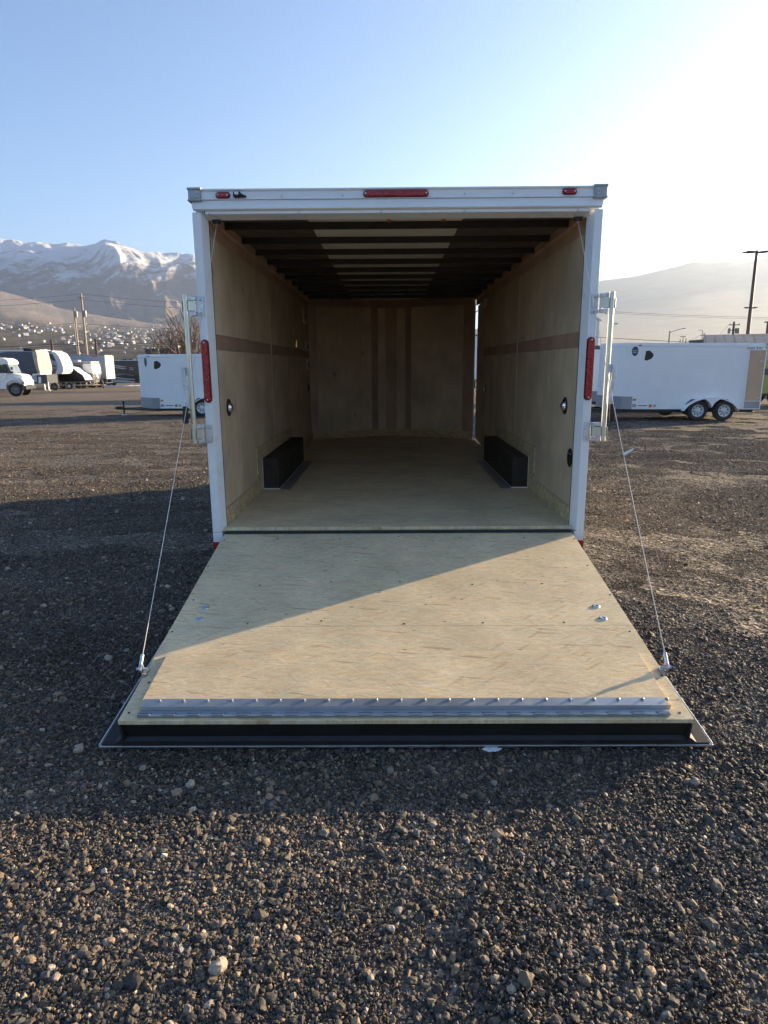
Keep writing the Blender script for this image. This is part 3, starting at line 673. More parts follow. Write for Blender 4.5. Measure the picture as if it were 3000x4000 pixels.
# lights
def lamp(name, cx, cz, hx, hz, y0, dep):
    o = MB().pill((cx, cz), hx, hz, 'y', y0, y0-dep).build(name, M['red'], T, min(hx, hz)*0.3)
    b_ = MB().pill((cx, cz), hx+0.004, hz+0.004, 'y', y0+0.001, y0-dep*0.25).build('bezel', M['rubber'], o)
    for k in (-1, 1):
        px_, pz__ = (cx+k*(hx-0.012), cz) if hx > hz else (cx, cz+k*(hz-0.016))
        MB().lathe([(0.005, 0.004), (0.005, -0.002), (0, -0.003)], (px_, y0-dep, pz__), 'y', 8).build('lens_screw', M['screw'], o)
    return o
lamp('brake_light', -0.008, 2.632, 0.2, 0.018, -0.022, 0.022)
lamp('marker_light', -1.086, 2.631, 0.042, 0.015, -0.022, 0.018); lamp('marker_light', 1.07, 2.636, 0.042, 0.015, -0.022, 0.018)
for s in (-1, 1): lamp('tail_light', s*1.2585, 1.559, 0.0225, 0.2, -0.0205, 0.024)
rc = MB().box(-1.018, -0.972, -0.05, -0.02, 2.616, 2.646).build('rear_camera', M['black'], T, 0.004)
MB().lathe([(0.012, 0), (0.012, -0.02), (0.006, -0.022), (0, -0.018)], (-0.992, -0.05, 2.633), 'y', 14).build('camera_lens', M['chrome'], rc)
MB().tube([(-0.972, -0.035, 2.628), (-0.955, -0.045, 2.622), (-0.945, -0.03, 2.622)], 0.008).build('camera_cable', M['black'], rc)

# floor, sill
MB().prism([(-HI, 0.012), (HI, 0.012), (HI, YV), (0, vy(0)), (-HI, YV)], 'z', 0.4575, ZF).build('floor', M['osb_floor'], T, 0.0015)
box(-1.205, 1.205, -0.012, 0.011, 0.45, 0.468).build('sill', M['blackpaint'], T, 0.003)
MB().tube([(-1.203, -0.02, 0.463), (1.203, -0.02, 0.463)], 0.0085).build('sill_seal', M['rubber'], T, smooth=True)
for x, y, hx, hy in ((0.55, 5.05, 0.14, 0.03),): box(x-hx, x+hx, y-hy, y+hy, ZF, ZF+0.002).build('floor_patch', M['ply'], T)
# wall lining: panels, reddish strips, joints
SE = 2.27
for s in (-1, 1):
    yend = YV-0.004 if s < 0 else 4.60
    x0, x1 = s*HI, s*1.2315
    for (ya, yb, mt) in ((0.073, SE-0.0015, 'ply'), (SE+0.0015, yend, 'ply2')):
        box(x0, x1, ya, yb, ZF+0.001, 1.698).build('wall_panel', M[mt], T)
        box(x0+s*0.0012, x1, ya, yb, 1.6995, 1.800).build('wall_strip', M['ply_red'], T)
        box(x0, x1, ya, yb, 1.8015, 2.415).build('wall_panel', M[mt], T)
        box(x0+s*0.0012, x1, ya, yb, 2.4165, ZC).build('wall_strip', M['ply_redz'], T)
    box(x0-s*0.001, x0-s*0.032, 0.075, YV-0.01, 2.502, ZC-0.0005).build('cove_strip', M['ply_redz'], T, 0.001)
    box(x0-s*0.003, x1-s*0.001, SE-0.022, SE+0.022, 0.9, 2.415).build('joint_strip', M['ply2'], T)
    # kick boards and wheel box
    box(s*(HI-0.0005), s*(HI-0.011), 0.073, 1.262, ZF+0.001, 0.606).build('kick_board', M['osb_wall'], T, 0.001)
    box(s*(HI-0.0005), s*(HI-0.012), 1.264, 3.34, ZF+0.001, 0.888).build('backing_board', M['osb_wall'], T, 0.001)
    box(s*(HI-0.0005), s*(HI-0.011), 3.342, yend, ZF+0.001, 0.606).build('kick_board', M['osb_wall'], T, 0.001)
    wb = MB().box(s*(HI-0.013), s*1.062, 1.475, 3.275, ZF+0.001, 0.772).build('wheel_box', M['feltblack'], T, 0.004)
    MB().box(s*(HI-0.014), s*1.060, 1.465, 1.474, ZF+0.0005, ZF+0.008).box(s*1.060, s*1.054, 1.465, 3.275, ZF+0.0005, ZF+0.006).box(s*1.209, s*1.203, 1.466, 1.4745, ZF+0.009, 0.775).build('caulk_line', M['white'], wb)
    box(s*1.053, s*0.957, 1.44, 3.255, ZF+0.0004, ZF+0.0035).build('floor_plate', M['plate'], T)
# side door in the right wall, standing slightly ajar at its front edge so daylight shows
D = Vector((0.0, 1, 0))
sd = MB().prism([(1.2175, 4.605), (1.2245, 4.605), (1.2515, 5.505), (1.2455, 5.505)], 'z', ZF+0.012, 2.415).build('side_door', M['ply2'], T)
MB().prism([(1.2275, 4.61), (1.262, 4.61), (1.294, 5.74), (1.284, 5.74)], 'z', ZF, 2.44).build('door_skin_sun_lip', M['white2'], sd)  # skin carried on past the door edge, added to keep sun out of the gap
box(HI, 1.231, 4.60, 5.50, 2.4165, ZC).build('wall_strip', M['ply_redz'], T)
# round fittings on the walls
def fitting(x, y, z, r, ring, dome, s):
    o = MB().lathe([(r, 0.0), (r, -s*0.006), (r*0.82, -s*0.012), (r*0.72, -s*0.004), (0, -s*0.003)], (x, y, z), 'x', 24).build('wall_fitting', ring, T, smooth=True)
    if dome: MB().lathe([(r*0.62, -s*0.003), (r*0.52, -s*0.022), (r*0.3, -s*0.032), (0, -s*0.034)], (x, y, z), 'x', 20).build('chrome_dome', dome, o, smooth=True)
fitting(-HI, 0.355, 1.30, 0.062, M['rubber'], M['chrome'], -1); fitting(HI, 0.37, 1.297, 0.062, M['rubber'], M['chrome'], 1)
hole = MB().lathe([(0.066, 0.0), (0.066, -0.004), (0.058, -0.006), (0, -0.003)], (HI, 0.172, 0.945), 'x', 24).build('wall_fitting', M['black'], T)
for k in (-1, 1): MB().lathe([(0.005, 0), (0.004, -0.004), (0, -0.005)], (HI-0.005, 0.172+k*0.035, 0.945+0.03), 'x', 8).build('screw', M['screw'], hole)
fitting(HI, 4.34, 1.272, 0.05, M['black'], M['cream'], 1); fitting(-HI, 5.25, 1.274, 0.05, M['black'], None, -1)
jb = MB().lathe([(0.06, 0), (0.06, -0.02), (0.045, -0.03), (0, -0.03)], (HI, 4.52, 2.37), 'x', 18).build('junction_cover', M['cream'], T, smooth=True)
MB().tube([(HI-0.012, 4.57, 2.37), (HI-0.01, 5.2, 2.33), (HI-0.008, 5.47, 2.32)], 0.006).build('wire', M['cream'], jb)
for (y, z, hy, hz_) in ((5.0, 2.25, 0.16, 0.09), (5.12, 1.85, 0.06, 0.06), (5.18, 1.6, 0.05, 0.07)):
    o = box(-HI, -HI+0.02, y-hy, y+hy, z-hz_, z+hz_).build('switch_plate', M['cream'], T, 0.003)
    box(-HI+0.0205, -HI+0.03, y-0.03, y+0.03, z-0.03, z+0.03).build('switch', M['black'], o)
# front V wall: vertical veneer panels over an OSB kick board
edges = [(-1.216, -1.115, 'ply_redz'), (-1.115, -0.315, 'ply_front'), (-0.315, -0.212, 'ply_dark'), (-0.212, -0.10, 'ply_front'), (-0.10, 0.078, 'ply_redz'), (0.078, 0.205, 'ply_front'), (0.205, 0.30, 'ply_dark'), (0.30, 1.06, 'ply_front'), (1.06, 1.216, 'ply_dark')]
for a, b_, mt in edges:
    pp = []
    dy = 0.0015 if mt in ('ply_dark', 'ply_redz') else 0.0
    xs_ = [a+0.0012] + ([0.0] if a < 0 < b_ else []) + [b_-0.0012]
    pp = [(x, vy(x)-dy) for x in xs_]+[(x, vy(x)+0.01) for x in xs_[::-1]]
    MB().prism(pp, 'z', ZF+0.001, 2.44).build('front_panel', M[mt], T)
for s in (-1, 1):
    MB().prism([(s*1.216, vy(1.216)-0.004), (0.0, vy(0)-0.004), (0.0, vy(0)+0.01), (s*1.216, vy(1.216)+0.01)], 'z', 2.4415, ZC).build('top_strip', M['ply_dark'], T)
    MB().prism([(s*1.19, vy(1.19)-0.013), (0.0, vy(0)-0.013), (0.0, vy(0)-0.002), (s*1.19, vy(1.19)-0.002)], 'z', ZF+0.001, 0.598).build('front_kick_board', M['osb_front'], T, 0.001)
# ceiling: dark liner each side, tan liner along the middle, cross bows
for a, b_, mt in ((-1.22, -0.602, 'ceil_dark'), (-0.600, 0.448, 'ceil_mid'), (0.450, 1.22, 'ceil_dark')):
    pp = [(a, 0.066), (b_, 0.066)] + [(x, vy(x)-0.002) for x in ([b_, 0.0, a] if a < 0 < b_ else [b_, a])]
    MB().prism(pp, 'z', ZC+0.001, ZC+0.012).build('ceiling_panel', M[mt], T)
for k in range(10):
    yb = 0.42+0.545*k
    hw = HI-0.034
    MB().prism([(yb-0.024, ZC), (yb-0.018, ZC-0.042), (yb+0.018, ZC-0.042), (yb+0.024, ZC)], 'x', -hw, hw).build('ceiling_bow', M['bow'], T)
for x in (-0.055, 0.31): MB().tube([(x, 0.24, ZC), (x+0.004, 0.24, ZC-0.035)], [0.016, 0.009]).build('wire_connector', M['orange'], T)

# lock bars swung out on both rear posts
def lock_bar(s, dx):
    X = lambda v: s*(v+dx)
    p = MB().tube([(X(1.361), -0.045, 1.088), (X(1.361), -0.045, 2.04)], 0.0165, 16).build('lock_bar', M['zinc'], T, smooth=True)
    for zc in (1.97, 1.15):
        br = MB().box(s*1.246, s*1.292, -0.027, -0.0215, zc-0.06, zc+0.06).build('bracket_plate', M['galv'], p, 0.004)
        MB().box(s*1.293, X(1.318), -0.05, -0.022, zc+0.034, zc+0.06).build('bracket_lug', M['galv'], p, 0.004); box(s*1.293, X(1.318), -0.05, -0.022, zc-0.06, zc-0.034).build('bracket_lug', M['galv'], p, 0.004)
        MB().tube([(s*1.304, -0.04, zc-0.055), (s*1.304, -0.04, zc+0.055)], 0.008, 10).build('hinge_pin', M['zinc'], p, smooth=True)
        MB().prism([(s*1.302, -0.05), (X(1.338), -0.056), (X(1.346), -0.034), (X(1.361), -0.0235), (X(1.378), -0.03), (X(1.386), -0.05), (X(1.382), -0.052), (X(1.374), -0.034), (X(1.361), -0.0275), (X(1.348), -0.036), (X(1.341), -0.060), (s*1.302, -0.054)], 'z', zc-0.03, zc+0.032).build('clamp', M['zinc'], p, 0.002)
        MB().prism([(X(1.316), zc-0.035), (X(1.338), zc-0.035), (X(1.334), zc-0.066), (X(1.318), zc-0.066)], 'y', -0.05, -0.04).build('latch_tongue', M['galv'], p, 0.003); MB().prism([(X(1.316), zc+0.035), (X(1.34), zc+0.035), (X(1.34), zc+0.064), (X(1.316), zc+0.064)], 'y', -0.05, -0.04).build('latch_tongue', M['galv'], p, 0.003)
        for k in (-0.042, 0.042): MB().lathe([(0.0095, 0), (0.0085, -0.006), (0.004, -0.008), (0, -0.006)], (s*1.268, -0.0275, zc+k), 'y', 12).build('bolt', M['screw'], p)
    pv_ = MB().box(X(1.362), X(1.405), -0.064, -0.058, 1.535, 1.588).box(X(1.357), X(1.366), -0.064, -0.03, 1.535, 1.588).build('pivot_plate', M['galv'], p, 0.004)
    MB().lathe([(0.009, 0), (0.008, -0.006), (0, -0.007)], (X(1.389), -0.064, 1.562), 'y', 12).build('bolt', M['screw'], p)
    h = 0.014
    prof = [(1.395, 1.585), (1.396, 1.50), (1.382, 1.41), (1.386, 1.345), (1.398, 1.325), (1.403, 1.30)]
    MB().prism([(X(a-h), z) for a, z in prof]+[(X(a+h), z) for a, z in prof[::-1]], 'y', -0.078, -0.068).build('handle', M['galv'], p, 0.002)
    gp = [(1.400, 1.335), (1.404, 1.222)]
    MB().prism([(X(gp[0][0]-0.017), gp[0][1]), (X(gp[0][0]+0.017), gp[0][1]), (X(gp[1][0]+0.018), gp[1][1]), (X(gp[1][0]-0.018), gp[1][1])], 'y', -0.086, -0.062).build('handle_grip', M['grip'], p, 0.006)
lock_bar(-1, 0.0); lock_bar(1, 0.009)

# the ramp, hinged at the sill (local y runs up the slope, z is its normal)
RA = math.atan2(0.4524-0.139, 1.95); RL = 1.975; RW = 1.209
ramp_o = MB().box(-RW+0.012, RW-0.012, -RL+0.02, -0.02, -0.122, -0.0195).build('ramp_door', M['blackpaint'], T)
at(ramp_o, 0, 0, 0.4524, RA)
MB().prism([(-1.306, -RL-0.012), (1.306, -RL-0.012), (1.25, -0.03), (-1.25, -0.03)], 'z', -0.134, -0.1235).build('ramp_skin', M['alu'], ramp_o, 0.002)
MB().prism([(-RL+0.0195, -0.02), (-RL+0.006, -0.02), (-RL+0.006, -0.036), (-RL+0.014, -0.040), (-RL+0.014, -0.092), (-RL-0.002, -0.104), (-RL-0.006, -0.1225), (-RL+0.0195, -0.1225)], 'x', -RW+0.004, RW-0.004).build('end_rail', M['blackpaint'], ramp_o)
for s in (-1, 1):
    MB().prism([(s*(RW-0.0115), -0.02), (s*(RW-0.004), -0.02), (s*(RW-0.004), -0.09), (s*1.24, -0.118), (s*1.24, -0.1225), (s*(RW-0.0115), -0.1225)], 'y', -RL-0.004, -0.04).build('side_seal', M['rubber'], ramp_o)
    MB().prism([(s*1.2405, -RL-0.004), (s*1.294, -RL-0.004), (s*1.2425, -0.04), (s*1.2405, -0.04)], 'z', -0.1225, -0.117).build('side_seal', M['rubber'], ramp_o)
    MB().prism([(s*1.3005, -RL-0.01), (s*1.3055, -RL-0.01), (s*1.2505, -0.04), (s*1.2465, -0.04)], 'z', -0.1225, -0.117).build('edge_trim', M['alu'], ramp_o, 0.001)
box(-RW, RW, -1.2285, -0.0045, -0.019, 0.0).build('deck_panel', M['osb_ramp'], ramp_o, 0.0012)
box(-RW, RW, -RL, -1.2305, -0.019, 0.0003).build('deck_panel', M['osb_ramp2'], ramp_o, 0.0012)
FT = 0.019
box(-1.142, 1.139, -1.905, -1.495, 0.0006, FT).build('flap_board', M['osb_flap'], ramp_o, 0.0012)
M['strip'] = plain('dull_galvanised_strip', (0.40, 0.43, 0.46), 0.46, 0.9, 0.14, 5, dirt=0.15)
hs = MB().prism([(-1.858, FT+0.0002), (-1.858, FT+0.004), (-1.9105, FT+0.004), (-1.9145, 0.009), (-1.945, 0.006), (-1.946, 0.001), (-1.911, 0.003), (-1.9065, FT+0.0002)], 'x', -1.132, 1.118).build('hinge_strip', M['strip'], ramp_o)
MB().tube([(-1.132, -1.951, 0.008), (1.118, -1.951, 0.008)], 0.0062, 10).build('hinge_pin', M['strip'], ramp_o, smooth=True)
kn = MB().prism([(-1.957, 0.001), (-1.957, 0.0155), (-1.951, 0.018), (-1.938, 0.0085), (-1.938, 0.001)], 'x', -0.0255, 0.0255).mesh('hinge_knuckle', M['strip'])
gp_ = MB().box(-0.0295, 0.0295, -1.9365, -1.934, 0.006, 0.0082).mesh('knuckle_slot', M['black'])
bl = MB().lathe([(0.010, 0.0), (0.010, 0.0015), (0.0068, 0.0018), (0.0068, 0.006), (0.0045, 0.008), (0, 0.0085)], (0, 0, 0), 'z', 12).mesh('bolt', M['strip'])
for k in range(22):
    x = -1.105+k*0.1045
    o = part('hinge_knuckle', ramp_o, kn); o.location = (x, 0, 0)
    o = part('knuckle_slot', ramp_o, gp_); o.location = (x, 0, 0)
    o = part('bolt', ramp_o, bl); o.location = (x+0.043, -1.872+random.uniform(-.001, .001), FT+0.004)
wsh = MB().lathe([(0.021, 0.0), (0.020, 0.004), (0.011, 0.006), (0.009, 0.003), (0, 0.003)], (0, 0, 0), 'z', 18).mesh('washer', M['galv'], True)
for x, y in ((-1.081, -1.032), (-1.082, -1.152), (1.076, -1.036), (1.076, -1.163)):
    o = part('washer', ramp_o, wsh); o.location = (x, y, 0.0004)
scr = MB().lathe([(0.006, 0.0), (0.006, 0.0012), (0, 0.0012)], (0, 0, 0), 'z', 8).mesh('deck_screw', M['black'])
for x, y in [(sx*1.185, yy) for sx in (-1, 1) for yy in (-0.12, -0.52, -0.92, -1.3, -1.68, -1.93)]+[(xx, yy) for xx in (-0.82, -0.41, 0.02, 0.43, 0.84) for yy in (-0.10, -0.75, -1.19)]:
    o = part('deck_screw', ramp_o, scr); o.location = (x+random.uniform(-.02, .02), y+random.uniform(-.03, .03), 0.0005)
# ramp cables with their eye fittings
for s in (-1, 1):
    b0 = Vector((s*1.226, -1.615, 0.232)); t0 = Vector((s*1.147, 0.045, 2.492))
    pts_ = [b0.lerp(t0, k/14)+Vector((0, 0, -0.03*4*(k/14)*(1-k/14))) for k in range(15)]
    c_ = MB().tube(pts_, 0.0019, 8).build('ramp_cable', M['cable'], T, smooth=True)
    dn = (t0-b0).normalized()
    MB().tube([b0-dn*0.008, b0+dn*0.05], 0.0085, 10).build('cable_sleeve', M['galv'], c_, smooth=True)
    MB().lathe([(0.020, -0.006), (0.022, 0.0), (0.020, 0.006), (0.009, 0.006), (0.009, -0.006), (0.020, -0.006)], (s*1.224, -1.618, 0.217), 'x', 16).build('cable_eye', M['galv'], c_, smooth=True)
    MB().tube([(s*1.195, -1.618, 0.214), (s*1.245, -1.618, 0.214)], 0.0075, 10).box(s*1.196, s*1.212, -1.65, -1.59, 0.15, 0.205).build('anchor_bolt', M['galv'], c_)
    MB().tube([t0-Vector((s*0.02, 0, 0)), t0+Vector((s*0.03, 0.0, 0.0))], 0.012, 10).build('cable_pulley', M['black'], c_)
    if s == 1:
        q = b0.lerp(t0, 0.405)
        MB().prism([(q.x-0.004, q.z-0.03), (q.x+0.004, q.z-0.035), (q.x+0.05, q.z-0.004), (q.x+0.048, q.z+0.006), (q.x+0.03, q.z-0.004), (q.x+0.002, q.z-0.018)], 'y', q.y-0.004, q.y-0.006).build('paper_tag', M['white'], c_)

# ================================================================== PARKED TRAILERS
def G(x, y): return float(gz(x, y))
def shield(cx, cz, k=1.0):
    return [(cx-0.13*k, cz-0.14*k), (cx-0.10*k, cz+0.13*k), (cx+0.02*k, cz+0.14*k), (cx+0.13*k, cz+0.05*k), (cx+0.15*k, cz-0.02*k), (cx+0.09*k, cz-0.11*k), (cx-0.06*k, cz-0.17*k)]
M['decal'] = plain('dark_decal', (0.018, 0.014, 0.013), 0.6); M['decal_blue'] = plain('navy_decal', (0.03, 0.04, 0.09), 0.35)
M['decal_grey'] = plain('grey_decal', (0.30, 0.32, 0.36), 0.4); M['decal_white'] = plain('white_decal', (0.8, 0.8, 0.8), 0.4)
M['door_tan'] = plain('tan_glow_door_and_deck', (0.52, 0.36, 0.235), 0.5, var=0.06, scale=2)  # on the door, tan paints in the glow off sunlit gravel; also the utility deck
M['rimsilver'] = plain('silver_wheel_paint', (0.55, 0.57, 0.60), 0.35, 0.3, 0.05)
M['rimgrey'] = plain('grey_steel_wheel', (0.16, 0.16, 0.165), 0.45, 0.3, 0.1)
M['shadowgap'] = plain('wheel_opening_shade', (0.02, 0.018, 0.016), 0.7)  # near-black colour standing in for shade inside wheel openings
def cargo_trailer(label, loc, rz, L, W, zb, zt, nose, wheels, Rt, near_door=False, ry=0.0, group=None, text=False, oval_x=0.4, shield_x=1.0, oval_on_nose=False):
    t = thing('cargo_trailer', label, 'trailer', loc, rz, group); t.rotation_euler = (0, ry, rz)
    plan = [(0, 0), (L, 0), (L, W), (0, W), (-nose, W*0.62), (-nose, W*0.38)]
    MB().prism(plan, 'z', zb, zt-0.10).build('body', M['white2'], t, 0.01)
    big = [(-0.01, -0.012), (L+0.012, -0.012), (L+0.012, W+0.012), (-0.01, W+0.012), (-nose-0.015, W*0.63), (-nose-0.015, W*0.37)]
    MB().prism(big, 'z', zt-0.10, zt-0.012).build('top_rail', M['white'], t, 0.012)
    MB().prism([(x*0.995+0.01, y*0.99+0.01) for x, y in plan], 'z', zt-0.012, zt+0.02).build('roof', M['white2'], t, 0.01)
    box(0.02, L, -0.006, -0.0005, zb, zb+0.035).build('bottom_rail', M['white'], t)
    for x in np.arange(0.6, L-0.1, 0.61): box(x-0.004, x+0.004, -0.0025, -0.0004, zb+0.05, zt-0.11).build('skin_seam', M['white2'], t)
    # tread plate round the nose
    MB().prism([(0.30, -0.008), (0.30, -0.0015), (-0.002, -0.0015), (-nose-0.006, W*0.38), (-nose-0.014, W*0.375), (-0.006, -0.008)], 'z', zb, zb+0.40).build('stone_guard', M['diamond'], t)
    MB().prism([(-nose-0.014, W*0.376), (-nose-0.006, W*0.376), (-nose-0.006, W*0.624), (-nose-0.014, W*0.624)], 'z', zb, zb+0.40).build('stone_guard', M['diamond'], t)
    MB().prism([(-0.006, W+0.008), (-0.002, W+0.0015), (-nose-0.006, W*0.626), (-nose-0.014, W*0.626)], 'z', zb, zb+0.40).build('stone_guard', M['diamond'], t)
    box(0.1, L-0.1, 0.12, W-0.12, zb-0.10, zb-0.001).build('chassis', M['blackpaint'], t)
    tg = MB().prism([(0.1, 0.2), (0.1, 0.3), (-nose-0.85, W/2+0.05), (-nose-0.95, W/2)], 'z', zb-0.11, zb-0.02).prism([(0.1, W-0.2), (0.1, W-0.3), (-nose-0.85, W/2-0.05), (-nose-0.95, W/2)], 'z', zb-0.11, zb-0.02).build('tongue', M['blackpaint'], t)
    MB().prism([(-nose-1.18, zb-0.04), (-nose-1.10, zb+0.02), (-nose-0.85, zb+0.03), (-nose-0.80, zb-0.09), (-nose-1.1, zb-0.10)], 'y', W/2-0.05, W/2+0.05).build('coupler', M['blackpaint'], t, 0.01)
    jx = -nose-0.78
    jk = MB().tube([(jx, W/2-0.09, zb-0.22), (jx, W/2-0.09, zb+0.24)], 0.035, 10).tube([(jx, W/2-0.09, 0.03), (jx, W/2-0.09, zb-0.2)], 0.024, 8).build('jack', M['blackpaint'], t)
    MB().tube([(jx-0.02, W/2-0.09, zb+0.25), (jx+0.16, W/2-0.09, zb+0.28), (jx+0.17, W/2-0.09, zb+0.36)], 0.012, 6).build('jack_crank', M['galv'], jk)
    box(jx-0.09, jx+0.09, W/2-0.18, W/2, 0.0, 0.03).build('jack_foot', M['galv'], jk)
    # wheels and a fender following them
    for y, s in ((0.02, -1), (W-0.02, 1)):
        for wx in wheels: wheel_parts(t, (wx, y+s*0.10, Rt), Rt, 0.2, M['rimsilver'], 'y', s, 24, s < 0)
        a, b_ = wheels[0]-Rt*1.42, wheels[-1]+Rt*1.42
        for inner in (0,):
            N_ = 26; o_, i_ = [], []
            for k in range(N_+1):
                u = k/N_; x = a+(b_-a)*u
                zt_ = zb-0.05+ (Rt*2.30-zb+0.05)*min(1, (math.sin(math.pi*u))**0.55*1.02)
                o_.append((x, zt_))
            for k in range(N_+1):
                x = a+0.05+(b_-a-0.10)*k/N_
                cs = [max(0, 1-((x-wx)/(Rt*1.36))**2)**0.5*Rt*1.22+Rt for wx in wheels]
                i_.append((x, max(zb-0.06, max(cs) if max(cs) > Rt+1e-6 else zb-0.06, )))
            ox, oz = [p_[0] for p_ in o_], [p_[1] for p_ in o_]; i_ = [(x, min(z, float(np.interp(x, ox, oz))-0.035)) for x, z in i_]
            MB().prism(o_+i_[::-1], 'y', y+s*0.0-(0 if s > 0 else 0.23), y+(0.23 if s > 0 else 0)).build('fender', M['white'], t)
    MB().prism([(wheels[0]-Rt*1.32, zb-0.02), (wheels[0]-Rt*0.95, Rt*1.72), (wheels[0]-Rt*0.5, Rt*2.08), (wheels[-1]+Rt*0.5, Rt*2.08), (wheels[-1]+Rt*0.95, Rt*1.72), (wheels[-1]+Rt*1.32, zb-0.02)], 'y', -0.010, -0.0065).build('well_shade_sheet', M['shadowgap'], t)  # dark sheet on the body side, painted shade under the fender
    # lights, stickers
    def flat(name, pts_, mt, d=0.004): return MB().prism(pts_, 'y', -0.0006, -d).build(name, M[mt], t)
    flat('marker_light', [(0.33, zb+0.27), (0.43, zb+0.27), (0.43, zb+0.33), (0.33, zb+0.33)], 'amber', 0.02)
    box(shield_x-0.35, shield_x-0.25, -0.02, -0.0125, zt-0.075, zt-0.045).build('marker_light', M['redtape'], t)
    flat('warning_sticker', [(0.32, zb+0.06), (0.45, zb+0.06), (0.45, zb+0.16), (0.32, zb+0.16)], 'decal_grey')
    flat('warning_sticker', [(0.5, zb+0.10), (0.8, zb+0.10), (0.8, zb+0.125), (0.5, zb+0.125)], 'decal_blue')
    flat('warning_sticker', [(0.86, zb+0.06), (0.96, zb+0.06), (0.96, zb+0.15), (0.86, zb+0.15)], 'amber')
    flat('warning_sticker', [(1.05+0.045*math.cos(q), zb+0.105+0.045*math.sin(q)) for q in np.arange(0, 6.28, 0.5)], 'decal_grey')
    if shield_x:
        flat('shield_decal', shield(shield_x, zt-0.36, 1.22), 'decal_white', 0.003); flat('shield_decal', shield(shield_x, zt-0.36), 'decal', 0.005)
        if oval_on_nose:
            k = 0.55; c0 = (-nose*k*0.5, W*0.38*k*0.5)
            ux, uy = -nose, W*0.38; l_ = math.hypot(ux, uy); ux, uy = ux/l_, uy/l_
            od = MB(); ring = [(math.cos(q), math.sin(q)) for q in np.arange(0, 6.28, 0.3)]
            cx_, cy_ = -nose*0.3, W*0.38*0.3
            v_ = [(cx_+ux*0.12*a-uy*-0.0-0.006*uy*-1*0 + (-uy)*0.006*0 - 0.006*abs(uy), cy_+uy*0.12*a-0.006*abs(ux), zt-0.26+0.17*b_) for a, b_ in ring]
            od.add(v_+[(p[0]+0.004, p[1]+0.004, p[2]) for p in v_], [tuple(range(len(v_))), tuple(range(len(v_), 2*len(v_)))[::-1]]).build('oval_decal', M['decal_blue'], t)
        else:
            ov = lambda k: [(oval_x+0.105*k*math.cos(q), zt-0.24+0.15*k*math.sin(q)) for q in np.arange(0, 6.28, 0.3)]
            flat('oval_decal', ov(1.12), 'decal_white', 0.003); flat('oval_decal', ov(1.0), 'decal_blue', 0.005)
            flat('decal_bar', [(oval_x-0.07, zt-0.235), (oval_x+0.07, zt-0.235), (oval_x+0.07, zt-0.205), (oval_x-0.07, zt-0.205)], 'decal_grey', 0.0065)
            flat('decal_bar', [(oval_x-0.07, zt-0.29), (oval_x+0.07, zt-0.29), (oval_x+0.07, zt-0.26), (oval_x-0.07, zt-0.26)], 'decal_grey', 0.0065)
    if near_door:
        x0, x1, z0, z1 = L-0.50, L+0.01, zb-0.0, zt-0.20
        d = box(x0, x1, -0.035, -0.006, z0+0.27, z1).build('side_door', M['door_tan'], t, 0.003)
        box(x0, x1, -0.036, -0.006, z0+0.03, z0+0.25).build('kick_plate', M['diamond'], d)
        for q in ((x0-0.03, x0-0.001, z0, z1+0.03), (x1+0.001, x1+0.03, z0, z1+0.03), (x0, x1, z1+0.001, z1+0.03), (x0, x1, z0+0.251, z0+0.269), (x0, x1, z0, z0+0.029)):
            box(q[0], q[1], -0.045, -0.006, q[2], q[3]).build('door_frame', M['white'], d, 0.003)
        for zz in (z0+0.36, z1-0.35):
            box(x1-0.16, x1+0.02, -0.052, -0.036, zz, zz+0.025).build('hinge', M['galv'], d, 0.003)
    if text:
        for s_, x_, z_, mt in (('F', L-0.60, zt-0.185, 'redtape'), ('ast', L-0.515, zt-0.165, 'decal_blue'), ('T', L-0.345, zt-0.185, 'redtape'), ('rac', L-0.27, zt-0.165, 'decal_blue')):
            cu = bpy.data.curves.new('lettering', 'FONT'); cu.body = s_; cu.size = 0.155 if len(s_) == 1 else 0.115; cu.extrude = 0.002; cu.shear = 0.3
            tmp = bpy.data.objects.new('lettering', cu); me_ = bpy.data.meshes.new_from_object(tmp); me_.materials.append(M[mt])
            bpy.data.objects.remove(tmp)
            for v in me_.vertices: v.co = (x_+v.co.x*1.25, -0.004+v.co.z, z_+v.co.y)
            part('lettering', t, me_)
    return t
cargo_trailer('white tandem-axle cargo trailer with glow-tinted tan side door and dark shield sticker', (7.45, 16.98, G(10, 17)+0.02), R_(1.5), 4.42, 2.1, 0.36, 2.41, 0.40, (2.38, 3.235), 0.325, True, 0.009, None, True, 0.27, 0.72)
cargo_trailer('white cargo trailer with V nose and black tongue jack, parked before the black motorhome', (-8.98, 20.72, G(-9, 21)+0.0), R_(-1.0), 4.3, 2.1, 0.31, 2.29, 0.72, (1.93, 2.78), 0.335, False, 0.0, None, False, 0.3, 0.30, True)
cargo_trailer('plain white cargo trailer half hidden behind the tan-doored trailer', (8.35, 21.4, G(9, 21)), R_(2), 4.9, 2.1, 0.42, 2.38, 0.9, (2.05, 2.9), 0.33, False, 0, None, False, 0.4, 0)

